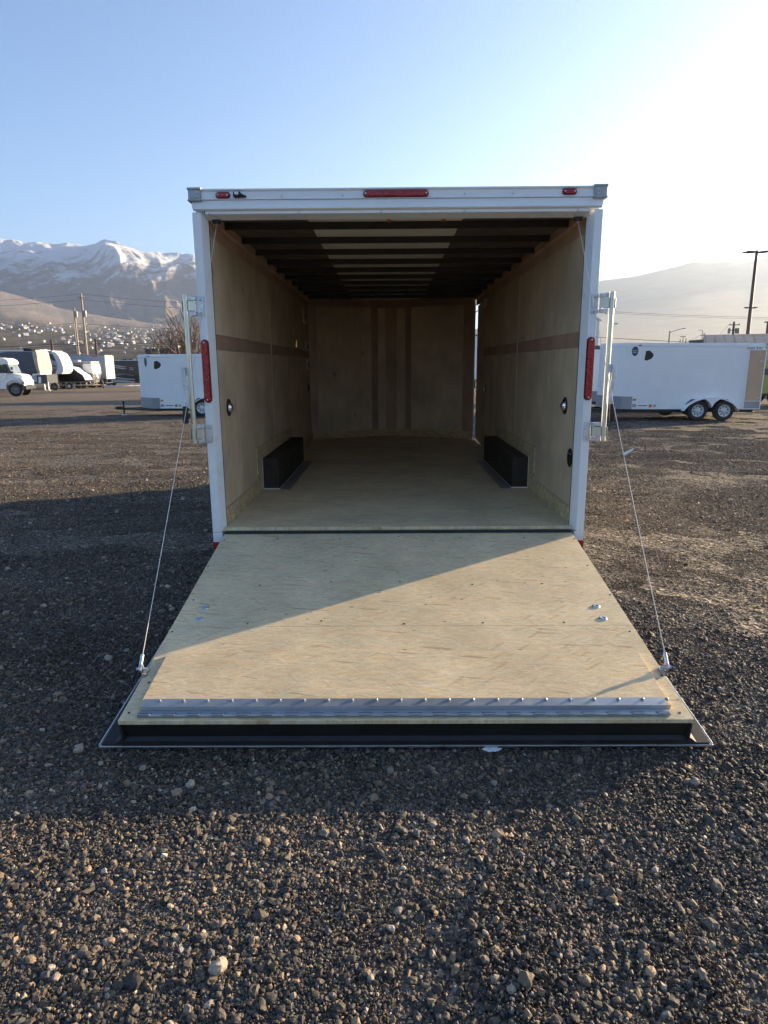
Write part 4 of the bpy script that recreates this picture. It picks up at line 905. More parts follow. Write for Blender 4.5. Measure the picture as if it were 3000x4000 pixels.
# ================================================================== VEHICLES AT THE BACK OF THE LOT
M['buswhite'] = plain('bus_white', (0.80, 0.79, 0.76), 0.35, var=0.03, dirt=0.1)
M['cover'] = cloth('grey_rv_cover', (0.10, 0.105, 0.125)); M['cover_tan'] = cloth('tan_rv_cover', (0.50, 0.42, 0.34), 3.0, 0.9)
M['rvdark'] = plain('charcoal_rv_side', (0.06, 0.06, 0.065), 0.4); M['rvgrey'] = plain('grey_rv_side', (0.17, 0.175, 0.185), 0.4); M['rvpale'] = plain('pale_rv_side', (0.38, 0.41, 0.45), 0.35)
M['rvblack'] = plain('black_motorhome_paint', (0.022, 0.020, 0.022), 0.22, coat=0.4); M['swoosh'] = plain('silver_swoosh', (0.42, 0.44, 0.45), 0.3); M['swoosh2'] = plain('bronze_swoosh', (0.20, 0.18, 0.165), 0.3)
M['tarp'] = cloth('black_tarp', (0.022, 0.021, 0.022), 2.5, 0.8); M['tarp_w'] = cloth('white_tarp', (0.75, 0.74, 0.72), 2.5, 0.6)
M['semi'] = plain('semi_side_shade_blue', (0.25, 0.31, 0.40), 0.5, 0.1, 0.08, 1.5, dirt=0.15)  # the blue is shade put into the side's colour
def poly_part(name, t, pts_, y0, y1, mt): return MB().prism(pts_, 'y', y0, y1).build(name, M[mt], t)

# school-bus style shuttle, nose to the right (origin: ground under the near front wheel)
q = on_ground(63, 1549)
B = thing('bus', 'white short-hood bus with amber signal light, parked in front of a grey covered camper', 'bus', (q[0], q[1], q[2]), R_(11))
WB = 2.3
MB().prism([(-9.5, 0.55), (-0.62, 0.55), (-0.62, 0.9), (-0.58, 1.72), (-0.50, 1.75), (-0.72, 2.42), (-0.66, 2.46), (-0.60, 2.56), (-0.75, 2.80), (-1.1, 2.9), (-9.5, 2.9)], 'y', 0.02, WB).build('body', M['buswhite'], B, 0.05)
poly_part('roof_cap', B, [(-1.4, 2.40), (-0.28, 2.40), (-0.26, 2.55), (-0.35, 2.72), (-0.6, 2.86), (-1.4, 2.88)], 0.05, WB-0.03, 'buswhite')
hood = MB().prism([(-0.6, 0.85), (-0.6, 1.74), (-0.1, 1.72), (0.42, 1.62), (0.56, 1.52), (0.62, 1.38), (0.66, 0.84), (0.5, 0.8), (0.45, 0.9)], 'y', 0.18, WB-0.16).build('hood', M['buswhite'], B, 0.06)
fd = [(-0.66+0.0, 0.62)]+[(0.70*math.cos(a)-0.0, 0.52+0.70*math.sin(a)) for a in np.linspace(math.pi, 0.45, 14)]+[(0.66, 0.80), (0.68, 1.12), (0.5, 1.38), (0.05, 1.50), (-0.4, 1.45), (-0.68, 1.2)]
poly_part('front_fender', B, fd, 0.0, 0.45, 'buswhite')
poly_part('front_fender', B, fd, WB-0.45, WB, 'buswhite')
poly_part('grille', B, [(0.645, 0.88), (0.625, 1.36), (0.66, 1.34), (0.69, 0.86)], 0.35, WB-0.35, 'buswhite')
poly_part('bumper', B, [(0.5, 0.52), (0.78, 0.52), (0.78, 0.80), (0.5, 0.80)], 0.02, WB, 'rvdark')
box(0.52, 0.70, -0.03, 0.06, 0.94, 1.10).build('signal_light', M['amber'], B, 0.02)
poly_part('windshield', B, [(-0.36, 1.77), (-0.12, 1.75), (-0.34, 2.38), (-0.50, 2.38)], 0.1, WB-0.08, 'glass_blue')
poly_part('side_window', B, [(-1.02, 1.76), (-0.42, 1.76), (-0.56, 2.36), (-1.02, 2.36)], 0.005, 0.019, 'glass')
poly_part('door_pillar', B, [(-1.14, 0.75), (-1.04, 0.75), (-1.04, 2.4), (-1.14, 2.4)], -0.004, 0.018, 'rvpale')
for k in range(7): poly_part('side_window', B, [(-2.1-k*0.95, 1.72), (-1.28-k*0.95, 1.72), (-1.28-k*0.95, 2.36), (-2.1-k*0.95, 2.36)], 0.004, 0.0185, 'glass')
poly_part('door', B, [(-1.95, 0.62), (-1.2, 0.62), (-1.2, 1.66), (-1.95, 1.66)], 0.006, 0.0185, 'rvgrey')
mr = MB().tube([(-0.2, 0.02, 2.1), (0.0, -0.22, 2.15)], 0.015).box(-0.03, 0.07, -0.32, -0.14, 1.98, 2.2).build('mirror', M['decal'], B)
mr2 = MB().tube([(-0.2, 0.02, 1.9), (0.02, -0.2, 1.85)], 0.015).box(-0.02, 0.07, -0.28, -0.12, 1.72, 1.88).build('mirror', M['decal'], B)
wheel_parts(B, (0, 0.16, 0.52), 0.52, 0.28, M['rimgrey'], 'y', -1, 26, True); wheel_parts(B, (0, WB-0.16, 0.52), 0.52, 0.28, M['rimgrey'], 'y', 1, 20, False)
wheel_parts(B, (-6.2, 0.2, 0.52), 0.52, 0.5, M['rimgrey'], 'y', -1, 20, False); wheel_parts(B, (-6.2, WB-0.2, 0.52), 0.52, 0.5, M['rimgrey'], 'y', 1, 20, False)

# fifth-wheel camper under a grey cover (origin: ground under the landing legs)
q = on_ground(190, 1527)
C1 = thing('covered_camper', 'camper trailer wrapped in a grey cover with a creased tan nose', 'camper', (q[0], q[1], q[2]))
poly_part('lower_body', C1, [(-9.6, 0.75), (-0.1, 0.75), (-0.1, 1.66), (-9.6, 1.75)], 0.15, 2.4, 'rvdark')
def wavy(pts_, y0, y1, name, mt, amp=0.05, nx=26, nz=14):
    """sheet following an outline: grid filled between lower and upper edge, wrinkled, with thickness"""
    lo, hi = pts_
    L_ = MB(); gx = np.linspace(0, 1, nx)
    def lerp(P, u):
        P = np.array(P); tt = np.linspace(0, 1, len(P)); return np.interp(u, tt, P[:, 0]), np.interp(u, tt, P[:, 1])
    vs_, fs_ = [], []
    for side, yy in ((0, y0), (1, y1)):
        for i, u in enumerate(gx):
            a, b_ = lerp(lo, u), lerp(hi, u)
            for j in range(nz):
                k = j/(nz-1); x = a[0]+(b_[0]-a[0])*k; z = a[1]+(b_[1]-a[1])*k
                w_ = (float(vnoise(x*3.1+z*0.8, z*0.9+side*9, 4))-0.5)*amp*2+(float(vnoise(x*7, z*2.2, 9))-0.5)*amp*0.8
                bulge = math.sin(math.pi*min(1, k*1.02))**0.4*0.12
                vs_.append((x, yy+(-bulge-w_ if side == 0 else bulge+w_), z))
    n1 = nx*nz
    for s_ in (0, 1):
        for i in range(nx-1):
            for j in range(nz-1):
                a = s_*n1+i*nz+j; f = (a, a+nz, a+nz+1, a+1); fs_.append(f if s_ == 0 else f[::-1])
    for i in range(nx-1): fs_ += [(i*nz, n1+i*nz, n1+(i+1)*nz, (i+1)*nz), (i*nz+nz-1, (i+1)*nz+nz-1, n1+(i+1)*nz+nz-1, n1+i*nz+nz-1)]
    for j in range(nz-1): fs_ += [(j, j+1, n1+j+1, n1+j), ((nx-1)*nz+j, n1+(nx-1)*nz+j, n1+(nx-1)*nz+j+1, (nx-1)*nz+j+1)]
    return L_.add(vs_, fs_)
wavy(([(-9.7, 1.62), (-4.5, 1.60), (-0.92, 1.78)], [(-9.7, 3.8), (-5.4, 3.72), (-3.7, 3.98), (-1.62, 3.93), (-1.02, 3.80)]), 0.1, 2.45, '', None).build('grey_cover', M['cover'], C1, smooth=True)
wavy(([(-0.93, 1.80), (-0.80, 1.86), (-0.66, 1.98)], [(-1.25, 3.92), (-1.05, 3.85), (-0.92, 4.12), (-0.80, 3.85)]), 0.07, 2.48, '', None, 0.10, 30, 18).build('tan_cover', M['cover_tan'], C1, smooth=True)
poly_part('nose_underside', C1, [(-1.6, 1.55), (-0.75, 1.62), (-0.68, 1.93), (-1.5, 1.80)], 0.12, 2.44, 'buswhite')
poly_part('roof_unit', C1, [(-2.55, 4.02), (-1.75, 4.02), (-1.62, 4.20), (-1.9, 4.27), (-2.5, 4.30)], 0.8, 1.6, 'decal')
for x0, x1 in ((-2.4, -1.8), (-1.65, -1.15)): poly_part('storage_hatch', C1, [(x0, 0.92), (x1, 0.92), (x1, 1.58), (x0, 1.58)], 0.125, 0.149, 'rvpale')
poly_part('front_compartment', C1, [(-1.0, 0.78), (-0.72, 0.80), (-0.70, 1.42), (-0.96, 1.42)], 0.10, 2.4, 'buswhite')
poly_part('king_pin_box', C1, [(-0.62, 1.40), (-0.35, 1.40), (-0.30, 1.56), (-0.66, 1.56)], 0.95, 1.5, 'rvdark')
for x in (-0.46, -0.06):
    lg = MB().tube([(x, 0.2, 0.10), (x, 0.2, 0.9)], 0.05, 8).build('landing_leg', M['galv'], C1); box(x-0.11, x+0.13, 0.05, 0.35, 0.0, 0.10).build('leg_foot', M['cover_tan'], lg)
for wx in (-0.15-3.0, -0.15-3.95, -0.1): wheel_parts(C1, (wx, 0.3 if wx < -1 else 1.6, 0.4), 0.4, 0.25, M['rimgrey'], 'y', -1, 20, False)

# white and black fifth-wheel camper nose behind it
cx, cy = on_y(246, 1440, 72.0)[0], 72.0
C2 = thing('fifth_wheel_camper', 'white fifth-wheel camper with black swoosh stripes and rounded white front', 'camper', (cx, cy, G(cx, cy)))
nose_ = [(-0.95, 1.70), (-0.25, 1.72), (-0.05, 2.05), (0.0, 2.5), (-0.12, 3.1), (-0.35, 3.7), (-0.62, 4.05), (-1.2, 4.22)]
MB().prism([(-10, 0.8), (-3.0, 0.8), (-3.0, 1.70)]+nose_+[(-2.2, 4.32), (-10, 4.32)], 'y', 0.0, 2.4).build('body', M['rvpale'], C2, 0.06)
cap_ = [(-1.0, 1.69), (-0.2, 1.72), (0.03, 2.05), (0.06, 2.5), (-0.06, 3.1), (-0.3, 3.72), (-0.58, 4.09), (-1.15, 4.26), (-1.02, 3.95), (-0.82, 3.5), (-0.62, 2.9), (-0.58, 2.4), (-0.78, 2.05)]
MB().prism(cap_, 'y', -0.03, 2.43).build('front_cap', M['buswhite'], C2, 0.05)
MB().prism([(-2.4, 4.33), (-1.0, 4.30), (-1.0, 4.24), (-10, 4.33), (-10, 4.40), (-2.4, 4.42)], 'y', -0.02, 2.42).build('roof', M['buswhite'], C2)
poly_part('stripe', C2, [(-3.0, 2.42), (-1.55, 2.78), (-0.80, 2.62), (-0.74, 2.50), (-1.5, 2.62), (-3.0, 2.22)], -0.012, -0.001, 'rvblack')
poly_part('stripe', C2, [(-3.0, 1.86), (-1.2, 2.38), (-0.7, 2.28), (-0.85, 2.02), (-1.0, 1.78), (-1.9, 1.78)], -0.011, -0.001, 'rvgrey')
poly_part('stripe', C2, [(-2.0, 4.0), (-0.98, 3.95), (-0.70, 3.2), (-0.98, 3.2)], -0.012, -0.001, 'rvdark')
poly_part('slide_out', C2, [(-5.5, 1.2), (-2.42, 1.2), (-2.42, 4.0), (-5.5, 4.0)], -0.25, -0.02, 'rvdark')
poly_part('window', C2, [(-3.1, 2.4), (-2.52, 2.4), (-2.52, 3.85), (-3.1, 3.85)], -0.262, -0.251, 'glass_blue')
for x in (-1.9, -2.4): MB().tube([(x, 0.25, 0.0), (x, 0.25, 1.7)], 0.05, 8).build('landing_leg', M['rvdark'], C2)
for wx in (-5.2, -6.1): wheel_parts(C2, (wx, 0.2, 0.4), 0.4, 0.25, M['rimgrey'], 'y', -1, 18, False); wheel_parts(C2, (wx, 2.2, 0.4), 0.4, 0.25, M['rimgrey'], 'y', 1, 18, False)

# utility trailer and the tarped load on it (origin: ground under the near wheel)
q = on_ground(273, 1519)
U = thing('utility_trailer', 'low galvanised utility trailer with open side rails and a folded ramp gate', 'trailer', (q[0], q[1], q[2]))
sc = 0.00509
def uz(x, y): return ((x-550)*sc, (1062-y)*sc)
for y in (0.12, 1.85):
    MB().box(-1.75, 2.75, y, y+0.06, 0.36, 0.46).build('side_rail', M['galv'], U); MB().box(-1.3, 2.45, y, y+0.05, 0.76, 0.81).build('top_rail', M['galv'], U)
    for x in (-1.28, -0.55, 0.58, 1.22, 1.88, 2.4): box(x, x+0.05, y+0.005, y+0.045, 0.4605, 0.7595).build('post', M['galv'], U)
box(-1.7, 2.7, 0.18, 1.84, 0.40, 0.45).build('deck', M['door_tan'], U)
MB().prism([(2.7, 0.36), (3.75, 0.36), (3.75, 0.44), (2.7, 0.44)], 'y', 0.95, 1.07).build('tongue', M['galv'], U)
jk = MB().tube([(3.6, 0.9, 0.2), (3.6, 0.9, 0.75)], 0.03, 8).build('jack', M['rvdark'], U); MB().lathe([(0.1, -0.03), (0.1, 0.03), (0, 0.03)], (3.6, 0.9, 0.1), 'y', 12).build('jack_wheel', M['tyre'], jk)
gt_ = MB().box(-1.86, -1.80, 0.12, 0.18, 0.40, 1.65).box(-1.86, -1.80, 1.85, 1.91, 0.40, 1.65).box(-1.86, -1.80, 0.18, 1.85, 1.58, 1.64).box(-1.86, -1.80, 0.18, 1.85, 0.95, 1.0).build('ramp_gate', M['galv'], U)
N_ = 14; arc = [(0.42*math.cos(a), 0.36+0.42*math.sin(a)) for a in np.linspace(math.pi, 0, N_)]; arc2 = [(0.38*math.cos(a), 0.36+0.38*math.sin(a)) for a in np.linspace(0, math.pi, N_)]
poly_part('fender', U, arc+arc2, -0.16, 0.1, 'galv')
wheel_parts(U, (0, -0.02, 0.325), 0.325, 0.19, M['buswhite'], 'y', -1, 22, False); wheel_parts(U, (0.15, 2.05, 0.325), 0.325, 0.19, M['buswhite'], 'y', 1, 22, False)
sg = box(2.55, 3.0, 0.02, 0.06, 0.42, 0.92).build('number_board', M['cream'], U, 0.01)
MB().prism([(2.62, 0.85), (2.67, 0.85), (2.67, 0.66), (2.72, 0.66), (2.72, 0.85), (2.77, 0.85), (2.77, 0.60), (2.62, 0.60)], 'y', 0.012, 0.0195).build('mark', M['decal'], sg); box(2.84, 2.89, 0.012, 0.0195, 0.60, 0.85).build('mark', M['decal'], sg)
lo = [(-1.2, 0.82), (0.5, 0.82), (2.30, 0.82)]; hi = [(-1.25, 1.72), (-0.5, 1.75), (0.0, 2.55), (0.6, 2.45), (1.15, 1.90), (1.7, 1.52), (1.92, 1.05)]
LD = wavy((lo, hi), 0.2, 1.8, '', None, 0.05, 30, 12).build('tarped_load', M['tarp'], None, smooth=True); LD.location = (q[0], q[1], q[2])
tag(LD, 'black tarp-covered load with a pale top edge, strapped on the utility trailer', 'tarped load')
top = [(p[0], p[1]+0.04) for p in hi[2:]]+[(2.0, 0.95), (1.90, 0.92), (1.88, 1.0), (1.66, 1.46), (1.10, 1.84), (0.57, 2.37), (0.02, 2.47)]
pt = MB().prism(top, 'y', 0.02, 1.95).build('tarp_edge', M['tarp_w'], LD, 0.04)

# small travel trailer
cx, cy = on_y(364, 1470, 76.5)[0], 76.5
TT = thing('travel_trailer', 'grey and black travel trailer with small window and boxy white front', 'camper', (cx, cy, G(cx, cy)))
MB().prism([(-6.5, 0.65), (-0.3, 0.65), (0.0, 1.6), (-0.15, 3.08), (-6.5, 3.08)], 'y', 0.0, 2.3).build('body', M['rvgrey'], TT, 0.05)
box(-6.55, -0.1, -0.05, 2.35, 3.09, 3.17).build('roof', M['buswhite'], TT, 0.02)
poly_part('side_band', TT, [(-6.4, 2.1), (-1.15, 2.1), (-1.15, 2.98), (-6.4, 2.98)], -0.012, -0.001, 'rvgrey')
poly_part('stripe', TT, [(-6.4, 1.98), (-1.15, 1.98), (-1.15, 2.18), (-2.1, 2.2), (-2.6, 3.0), (-3.4, 3.0)], -0.02, -0.013, 'rvblack')
poly_part('lower_stripe', TT, [(-6.4, 1.05), (-0.2, 1.40), (-0.2, 1.30), (-6.4, 0.85)], -0.012, -0.001, 'rvdark')
wn = poly_part('window', TT, [(-2.0, 2.26), (-1.36, 2.26), (-1.36, 2.74), (-2.0, 2.74)], -0.024, -0.0205, 'glass')
poly_part('front_cap', TT, [(-1.1, 1.9), (0.02, 1.76), (-0.08, 2.9), (-0.95, 2.92), (-1.12, 2.8)], -0.06, 2.36, 'buswhite')
MB().tube([(-0.1, 1.1, 1.75), (0.02, 1.1, 1.2), (0.3, 1.1, 1.0)], 0.09, 8).build('hitch_jack', M['zinc'], TT); MB().prism([(-0.3, 0.55), (1.1, 0.55), (1.1, 0.65), (-0.3, 0.65)], 'y', 1.05, 1.2).build('tongue', M['rvdark'], TT)
for x in (-4.4, -2.25): box(x-0.35, x+0.35, 0.7, 1.4, 3.175, 3.38).build('roof_vent', M['rvpale'], TT, 0.04)
for wx in (-3.0, -3.85): wheel_parts(TT, (wx, 0.14, 0.34), 0.34, 0.22, M['rimgrey'], 'y', -1, 18, False); wheel_parts(TT, (wx, 2.16, 0.34), 0.34, 0.22, M['rimgrey'], 'y', 1, 18, False)
MB().tube([(0.95, 1.1, 0.0), (0.95, 1.1, 0.8)], 0.04, 8).build('jack', M['rvdark'], TT)

# semi trailers
def semi(label, x1, y, L, H, zb, mt='semi'):
    t = thing('semi_trailer', label, 'trailer', (x1, y, G(x1, y)))
    box(-L, -0.06, 0, 2.55, zb, H-0.1).build('side_box', M[mt], t)
    for k in range(int(L/0.6)): box(-L+0.3+k*0.6, -L+0.34+k*0.6, -0.015, -0.001, zb+0.1, H-0.12).build('side_rib', M[mt], t)
    box(-L-0.02, -0.02, -0.02, 2.57, H-0.0995, H).build('top_rail', M['rvgrey'], t); box(-L-0.02, -0.08, -0.018, 2.568, zb-0.12, zb-0.001).build('bottom_rail', M['rvgrey'], t)
    MB().box(-0.059, 0.05, -0.03, 0.09, zb-0.12, H-0.1).box(-0.059, 0.05, 2.46, 2.58, zb-0.12, H-0.1).box(-0.059, 0.05, 0.0905, 2.459, H-0.25, H-0.1).build('door_frame', M['cream'], t)
    for k in (0, 1): box(-0.058, 0.02, 0.095+k*1.185, 1.27+k*1.185, zb-0.10, H-0.255).build('rear_door', M['buswhite'], t)
    for k in (0.5, 1.0, 1.55, 2.05): MB().tube([(0.04, k, zb), (0.04, k, H-0.3)], 0.02, 6).build('lock_rod', M['galv'], t)
    box(-1.6, -0.9, -0.012, -0.0005, H-0.25, H-0.12).build('reflector_strip', M['redtape'], t)
    MB().box(-0.3, -0.2, 0.3, 2.25, 0.55, 0.65).box(-0.3, -0.2, 0.5, 0.6, 0.65, zb-0.121).box(-0.3, -0.2, 1.95, 2.05, 0.65, zb-0.121).build('bumper', M['rvdark'], t)
    for wx in (-1.9, -3.15):
        for yy, s in ((0.25, -1), (2.3, 1)): wheel_parts(t, (wx, yy, 0.5), 0.5, 0.5, M['rimgrey'], 'y', s, 20, False)
    for yy in (0.5, 2.0): MB().tube([(-L+2.6, yy, 0), (-L+2.6, yy, zb-0.121)], 0.06, 8).build('landing_leg', M['rvdark'], t)
    return t
cx = on_y(412, 1430, 80.0)[0]
semi('tall box semi trailer with shade-blue coloured side, its bright rear doors beside the black motorhome', cx, 80.0, 15.0, 4.05, 1.2)
semi('white box semi trailer parked out of the way behind the open trailer', 6.0, 40.0, 14.0, 4.0, 1.15, 'white2')

# motorhome
q = on_ground(415, 1506); k_ = 95.0/q[1] if q[1] > 0 else 1
mx, my = on_y(415, 1460, 94.0)[0], 94.0
MH = thing('motorhome', 'long black motorhome with silver swoosh graphics', 'motorhome', (mx, my, G(mx, my)))
MB().prism([(-7.2, 0.42), (6.2, 0.42), (6.5, 0.7), (6.5, 3.3), (6.3, 3.62), (-7.2, 3.62)], 'y', 0.0, 2.5).build('body', M['rvblack'], MH, 0.06)
box(-7.1, 6.2, 0.02, 2.48, 3.621, 3.70).build('roof', M['buswhite'], MH, 0.02)
lowb = MB().prism([(-7.2, 0.40), (4.1, 0.40), (4.15, 0.62), (1.2, 1.05), (0.2, 1.55), (-7.2, 1.5)], 'y', -0.012, -0.0005).build('lower_panel', M['swoosh2'], MH)
def sw(p, m='swoosh', y=-0.02): return poly_part('swoosh', MH, p, y-0.006, y, m)
sw([(0.9, 3.05), (2.75, 2.80), (2.75, 2.68), (0.9, 2.90)]); sw([(0.9, 2.78), (2.75, 2.55), (2.75, 2.40), (0.9, 2.66)]); sw([(2.85, 2.80), (3.05, 2.80), (3.03, 2.70), (2.85, 2.70)]); sw([(2.86, 2.6), (3.02, 2.55), (3.0, 2.42), (2.88, 2.45)])
for x, z in ((3.5, 2.66), (3.8, 2.62), (3.52, 2.4), (3.82, 2.36)): sw([(x, z), (x+0.22, z-0.02), (x+0.2, z-0.12), (x, z-0.1)])
sw([(1.05, 1.72), (2.85, 1.78), (2.85, 1.66), (1.3, 1.45)], 'swoosh2'); sw([(2.95, 1.70), (4.1, 1.52), (4.1, 1.44), (2.95, 1.60)], 'swoosh2')
sw([(0.65, 0.85), (2.5, 0.82), (4.15, 0.58), (3.9, 0.46), (2.0, 0.60), (0.7, 0.62)]); sw([(1.1, 1.35), (2.6, 1.1), (4.15, 0.98), (4.15, 0.86), (2.5, 0.94), (1.0, 1.22)])
for x in (2.82, 3.62): box(x, x+0.05, -0.03, -0.001, 0.8, 1.45).build('seam', M['decal'], MH)
wl = MB().lathe([(0.62, -0.002), (0.62, -0.035), (0.0, -0.035)], (0, 0, 0.5), 'y', 24).build('arch_shade_disc', M['shadowgap'], MH)  # flat dark disc painted as shade round the wheel
wheel_parts(MH, (0, 0.08, 0.47), 0.47, 0.28, M['rimsilver'], 'y', -1, 24, False); wheel_parts(MH, (0, 2.4, 0.47), 0.47, 0.28, M['rimsilver'], 'y', 1, 18, False); wheel_parts(MH, (-5.5, 0.12, 0.47), 0.47, 0.3, M['rimsilver'], 'y', -1, 18, False); wheel_parts(MH, (-5.5, 2.38, 0.47), 0.47, 0.3, M['rimsilver'], 'y', 1, 18, False)
for x in (2.6, 3.45): MB().prism([(x-0.6, 3.705), (x+0.5, 3.705), (x+0.3, 3.90), (x-0.1, 3.92)], 'y', 0.7, 1.7).build('roof_unit', M['decal_blue'], MH, 0.05)
M['snow'] = plain('plain_white_strip', (0.82, 0.84, 0.88), 0.7, var=0.04, scale=2)
for (xa, xb, yy, nm) in ((mx-6, mx+9, 92.6, 0),):
    V_ = []; F_ = []; nn_ = 40
    for i in range(nn_+1):
        x = xa+(xb-xa)*i/nn_; wv = 0.5+0.35*random.random(); h_ = 0.09+0.08*random.random()
        z0 = G(x, yy); V_ += [(x, yy-wv, z0-0.02), (x, yy, z0+h_), (x, yy+wv, z0-0.02)]
    for i in range(nn_): a = i*3; F_ += [(a, a+3, a+4, a+1), (a+1, a+4, a+5, a+2)]
    tag(MB().add(V_, F_).build('white_ground_strip', M['snow'], None, smooth=True), 'thin white strip on the ground along the motorhome', 'snow')  # plain white berm; ground cover not identified

# ================================================================== POLES, WIRES, LAMPS
M['pole'] = plain('weathered_pole_wood', (0.36, 0.28, 0.19), 0.8, var=0.25, scale=4); M['pole_dark'] = plain('dark_pole_wood', (0.09, 0.06, 0.045), 0.8, var=0.25, scale=4)
M['bronze'] = plain('bronze_lamp_paint', (0.075, 0.05, 0.045), 0.5); M['steel'] = plain('grey_pole_steel', (0.25, 0.25, 0.25), 0.5, 0.4); M['wire'] = plain('black_wire', (0.03, 0.03, 0.03), 0.6)
def pole_at(px_top, py_top, Y): p = on_y(px_top, py_top, Y); return p[0], Y, p[2]
POLES = {}
def util_pole(key, label, pt, Y, r0, r1, mat, arms=(), cans=(), name='utility_pole', group=None):
    x, y, zt = pole_at(pt[0], pt[1], Y); z0 = G(x, Y)
    t = thing(name, label, 'pole', (x, Y, z0), 0, group); h = zt-z0
    MB().tube([(0, 0, -0.05), (0, 0, h*0.5), (0, 0, h)], [r0, (r0+r1)/2, r1], 10).build('shaft', M[mat], t, smooth=True)
    for (dz, hw, th) in arms:
        a = box(-hw, hw, -r1-0.12, -r1-0.02, h-dz-th/2, h-dz+th/2).build('crossarm', M[mat], t)
        for sx in (-0.9, 0.9): MB().lathe([(0.05, 0), (0.07, 0.08), (0.04, 0.16), (0, 0.18)], (sx*hw, -r1-0.07, h-dz+th/2), 'z', 8).build('insulator', M['steel'], a)
    for (dz, dx) in cans: MB().lathe([(0, -0.45), (0.2, -0.45), (0.22, 0), (0.2, 0.42), (0, 0.45)], (dx, -0.1, h-dz), 'z', 12).build('transformer', M['steel'], t)
    POLES[key] = Vector((x, Y, zt)); return t
util_pole('a', 'tallest pale wooden utility pole behind the shade-blue semi trailer', (316, 1146), 98.0, 0.20, 0.13, 'pole', [(0.65, 0.45, 0.12)], [(2.9, 0.35)])
util_pole('b', 'leaning-height second pale wooden pole beside the tallest one', (289, 1204), 103.0, 0.19, 0.13, 'pole', (), [(0.9, 0.3)])
util_pole('c', 'thin grey pole next to the pale wooden poles', (289, 1259), 106.0, 0.09, 0.07, 'steel')
util_pole('d', 'short dark pole standing behind the covered campers', (200, 1325), 104.0, 0.19, 0.17, 'pole_dark')
util_pole('e', 'short dark pole standing behind the semi trailer rear', (372, 1323), 102.0, 0.19, 0.17, 'pole_dark')
util_pole('f', 'small sunlit pole with a crossarm before the dark building', (615, 1327), 130.0, 0.15, 0.12, 'pole', [(0.55, 0.58, 0.16)])
util_pole('g', 'utility pole with double crossarms and hanging transformers', (2868, 1257), 110.0, 0.24, 0.17, 'pole_dark', [(0.5, 0.85, 0.12), (1.35, 0.75, 0.12)], [(1.45, -0.75), (1.45, 0.45), (1.45, 0.78)])
util_pole('h', 'farther utility pole with double crossarms beside a hooked street light', (2751, 1302), 190.0, 0.2, 0.14, 'pole_dark', [(0.6, 1.15, 0.14), (1.3, 0.75, 0.12)], [(1.5, 0.5)])
util_pole('i', 'bare short pole left of the leafless tree', (2657, 1326), 200.0, 0.13, 0.11, 'pole_dark'); util_pole('j', 'bare short pole in front of the leafless tree', (2680, 1322), 195.0, 0.14, 0.12, 'pole_dark')
# lamp posts
def lamp_post(label, pt, Y, r0, r1, mat, heads, mid=None):
    x, y, zt = pole_at(pt[0], pt[1], Y); z0 = G(x, Y); h = zt-z0
    t = thing('lamp_post', label, 'lamp post', (x, Y, z0))
    MB().tube([(0, 0, -0.05), (0, 0, h)], [r0, r1], 12).build('shaft', M[mat], t, smooth=True)
    def head(z, dx, dy, ln, w_):
        a = math.atan2(dy, dx)
        o = MB().prism([(0.1, -0.05), (0.35, -0.07), (ln*0.6, -0.09), (ln, -0.03), (ln, 0.03), (ln*0.6, 0.06), (0.35, 0.05), (0.1, 0.03)], 'y', -w_, w_).build('lamp_head', M[mat], t)
        o.location = (0, 0, z); o.rotation_euler = (0, -0.03, a)
    for hd in heads: head(*hd) if len(hd) == 5 else None
    return t
Hh = 0
lp = on_y(2957, 980, 62.0)
hL = lp[2]-G(lp[0], 62.0)
lamp_post('tall bronze lamp post with four flat heads by the right-hand buildings', (2957, 978), 62.0, 0.20, 0.13, 'bronze', [(hL-0.12, -1, 0.25, 1.25, 0.17), (hL-0.12, -1, -0.45, 1.2, 0.17), (hL-0.12, 1, 0.25, 1.25, 0.17), (hL-0.12, 1, -0.45, 1.2, 0.17), (hL-5.15, -1, 0, 0.62, 0.08), (hL-5.15, 1, 0, 0.62, 0.08)])
def zh(px_, py_, Y): p = on_y(px_, py_, Y); return p[2]-G(p[0], Y)
h2 = zh(2395, 1262, 85.0); lamp_post('dark lamp post with two opposite heads behind the half hidden trailer', (2395, 1260), 85.0, 0.13, 0.10, 'bronze', [(h2-0.1, -1, 0, 0.62, 0.12), (h2-0.1, 1, 0, 0.62, 0.12)])
x, y, zt = pole_at(2617, 1293, 90.0); h3 = zt-G(x, 90)
t = thing('street_light', 'grey street light with a long rising arm', 'street light', (x, 90.0, G(x, 90)))
MB().tube([(0, 0, 0), (0, 0, h3)], [0.14, 0.10], 10).build('shaft', M['steel'], t, smooth=True); MB().tube([(0, 0, h3-0.25), (0.9, 0, h3+0.12), (1.75, 0, h3+0.32)], 0.04, 8).build('arm', M['steel'], t); MB().prism([(1.65, h3+0.28), (2.1, h3+0.30), (2.15, h3+0.38), (1.7, h3+0.40)], 'y', -0.1, 0.1).build('lamp_head', M['steel'], t, 0.02)
x, y, zt = pole_at(2745, 1290, 150.0); h4 = zt-G(x, 150)
t = thing('street_light', 'hooked street light next to the farther crossarm pole', 'street light', (x, 150.0, G(x, 150)))
MB().tube([(0, 0, 0), (0, 0, h4-0.3), (-0.15, 0, h4), (-0.45, 0, h4+0.02)], [0.12, 0.08, 0.07, 0.06], 8).build('shaft', M['steel'], t, smooth=True); MB().prism([(-0.45, h4-0.05), (-0.95, h4-0.02), (-0.95, h4+0.06), (-0.45, h4+0.1)], 'y', -0.12, 0.12).build('lamp_head', M['steel'], t)
x, y, zt = pole_at(2669, 1316, 210.0); h5 = zt-G(x, 210)
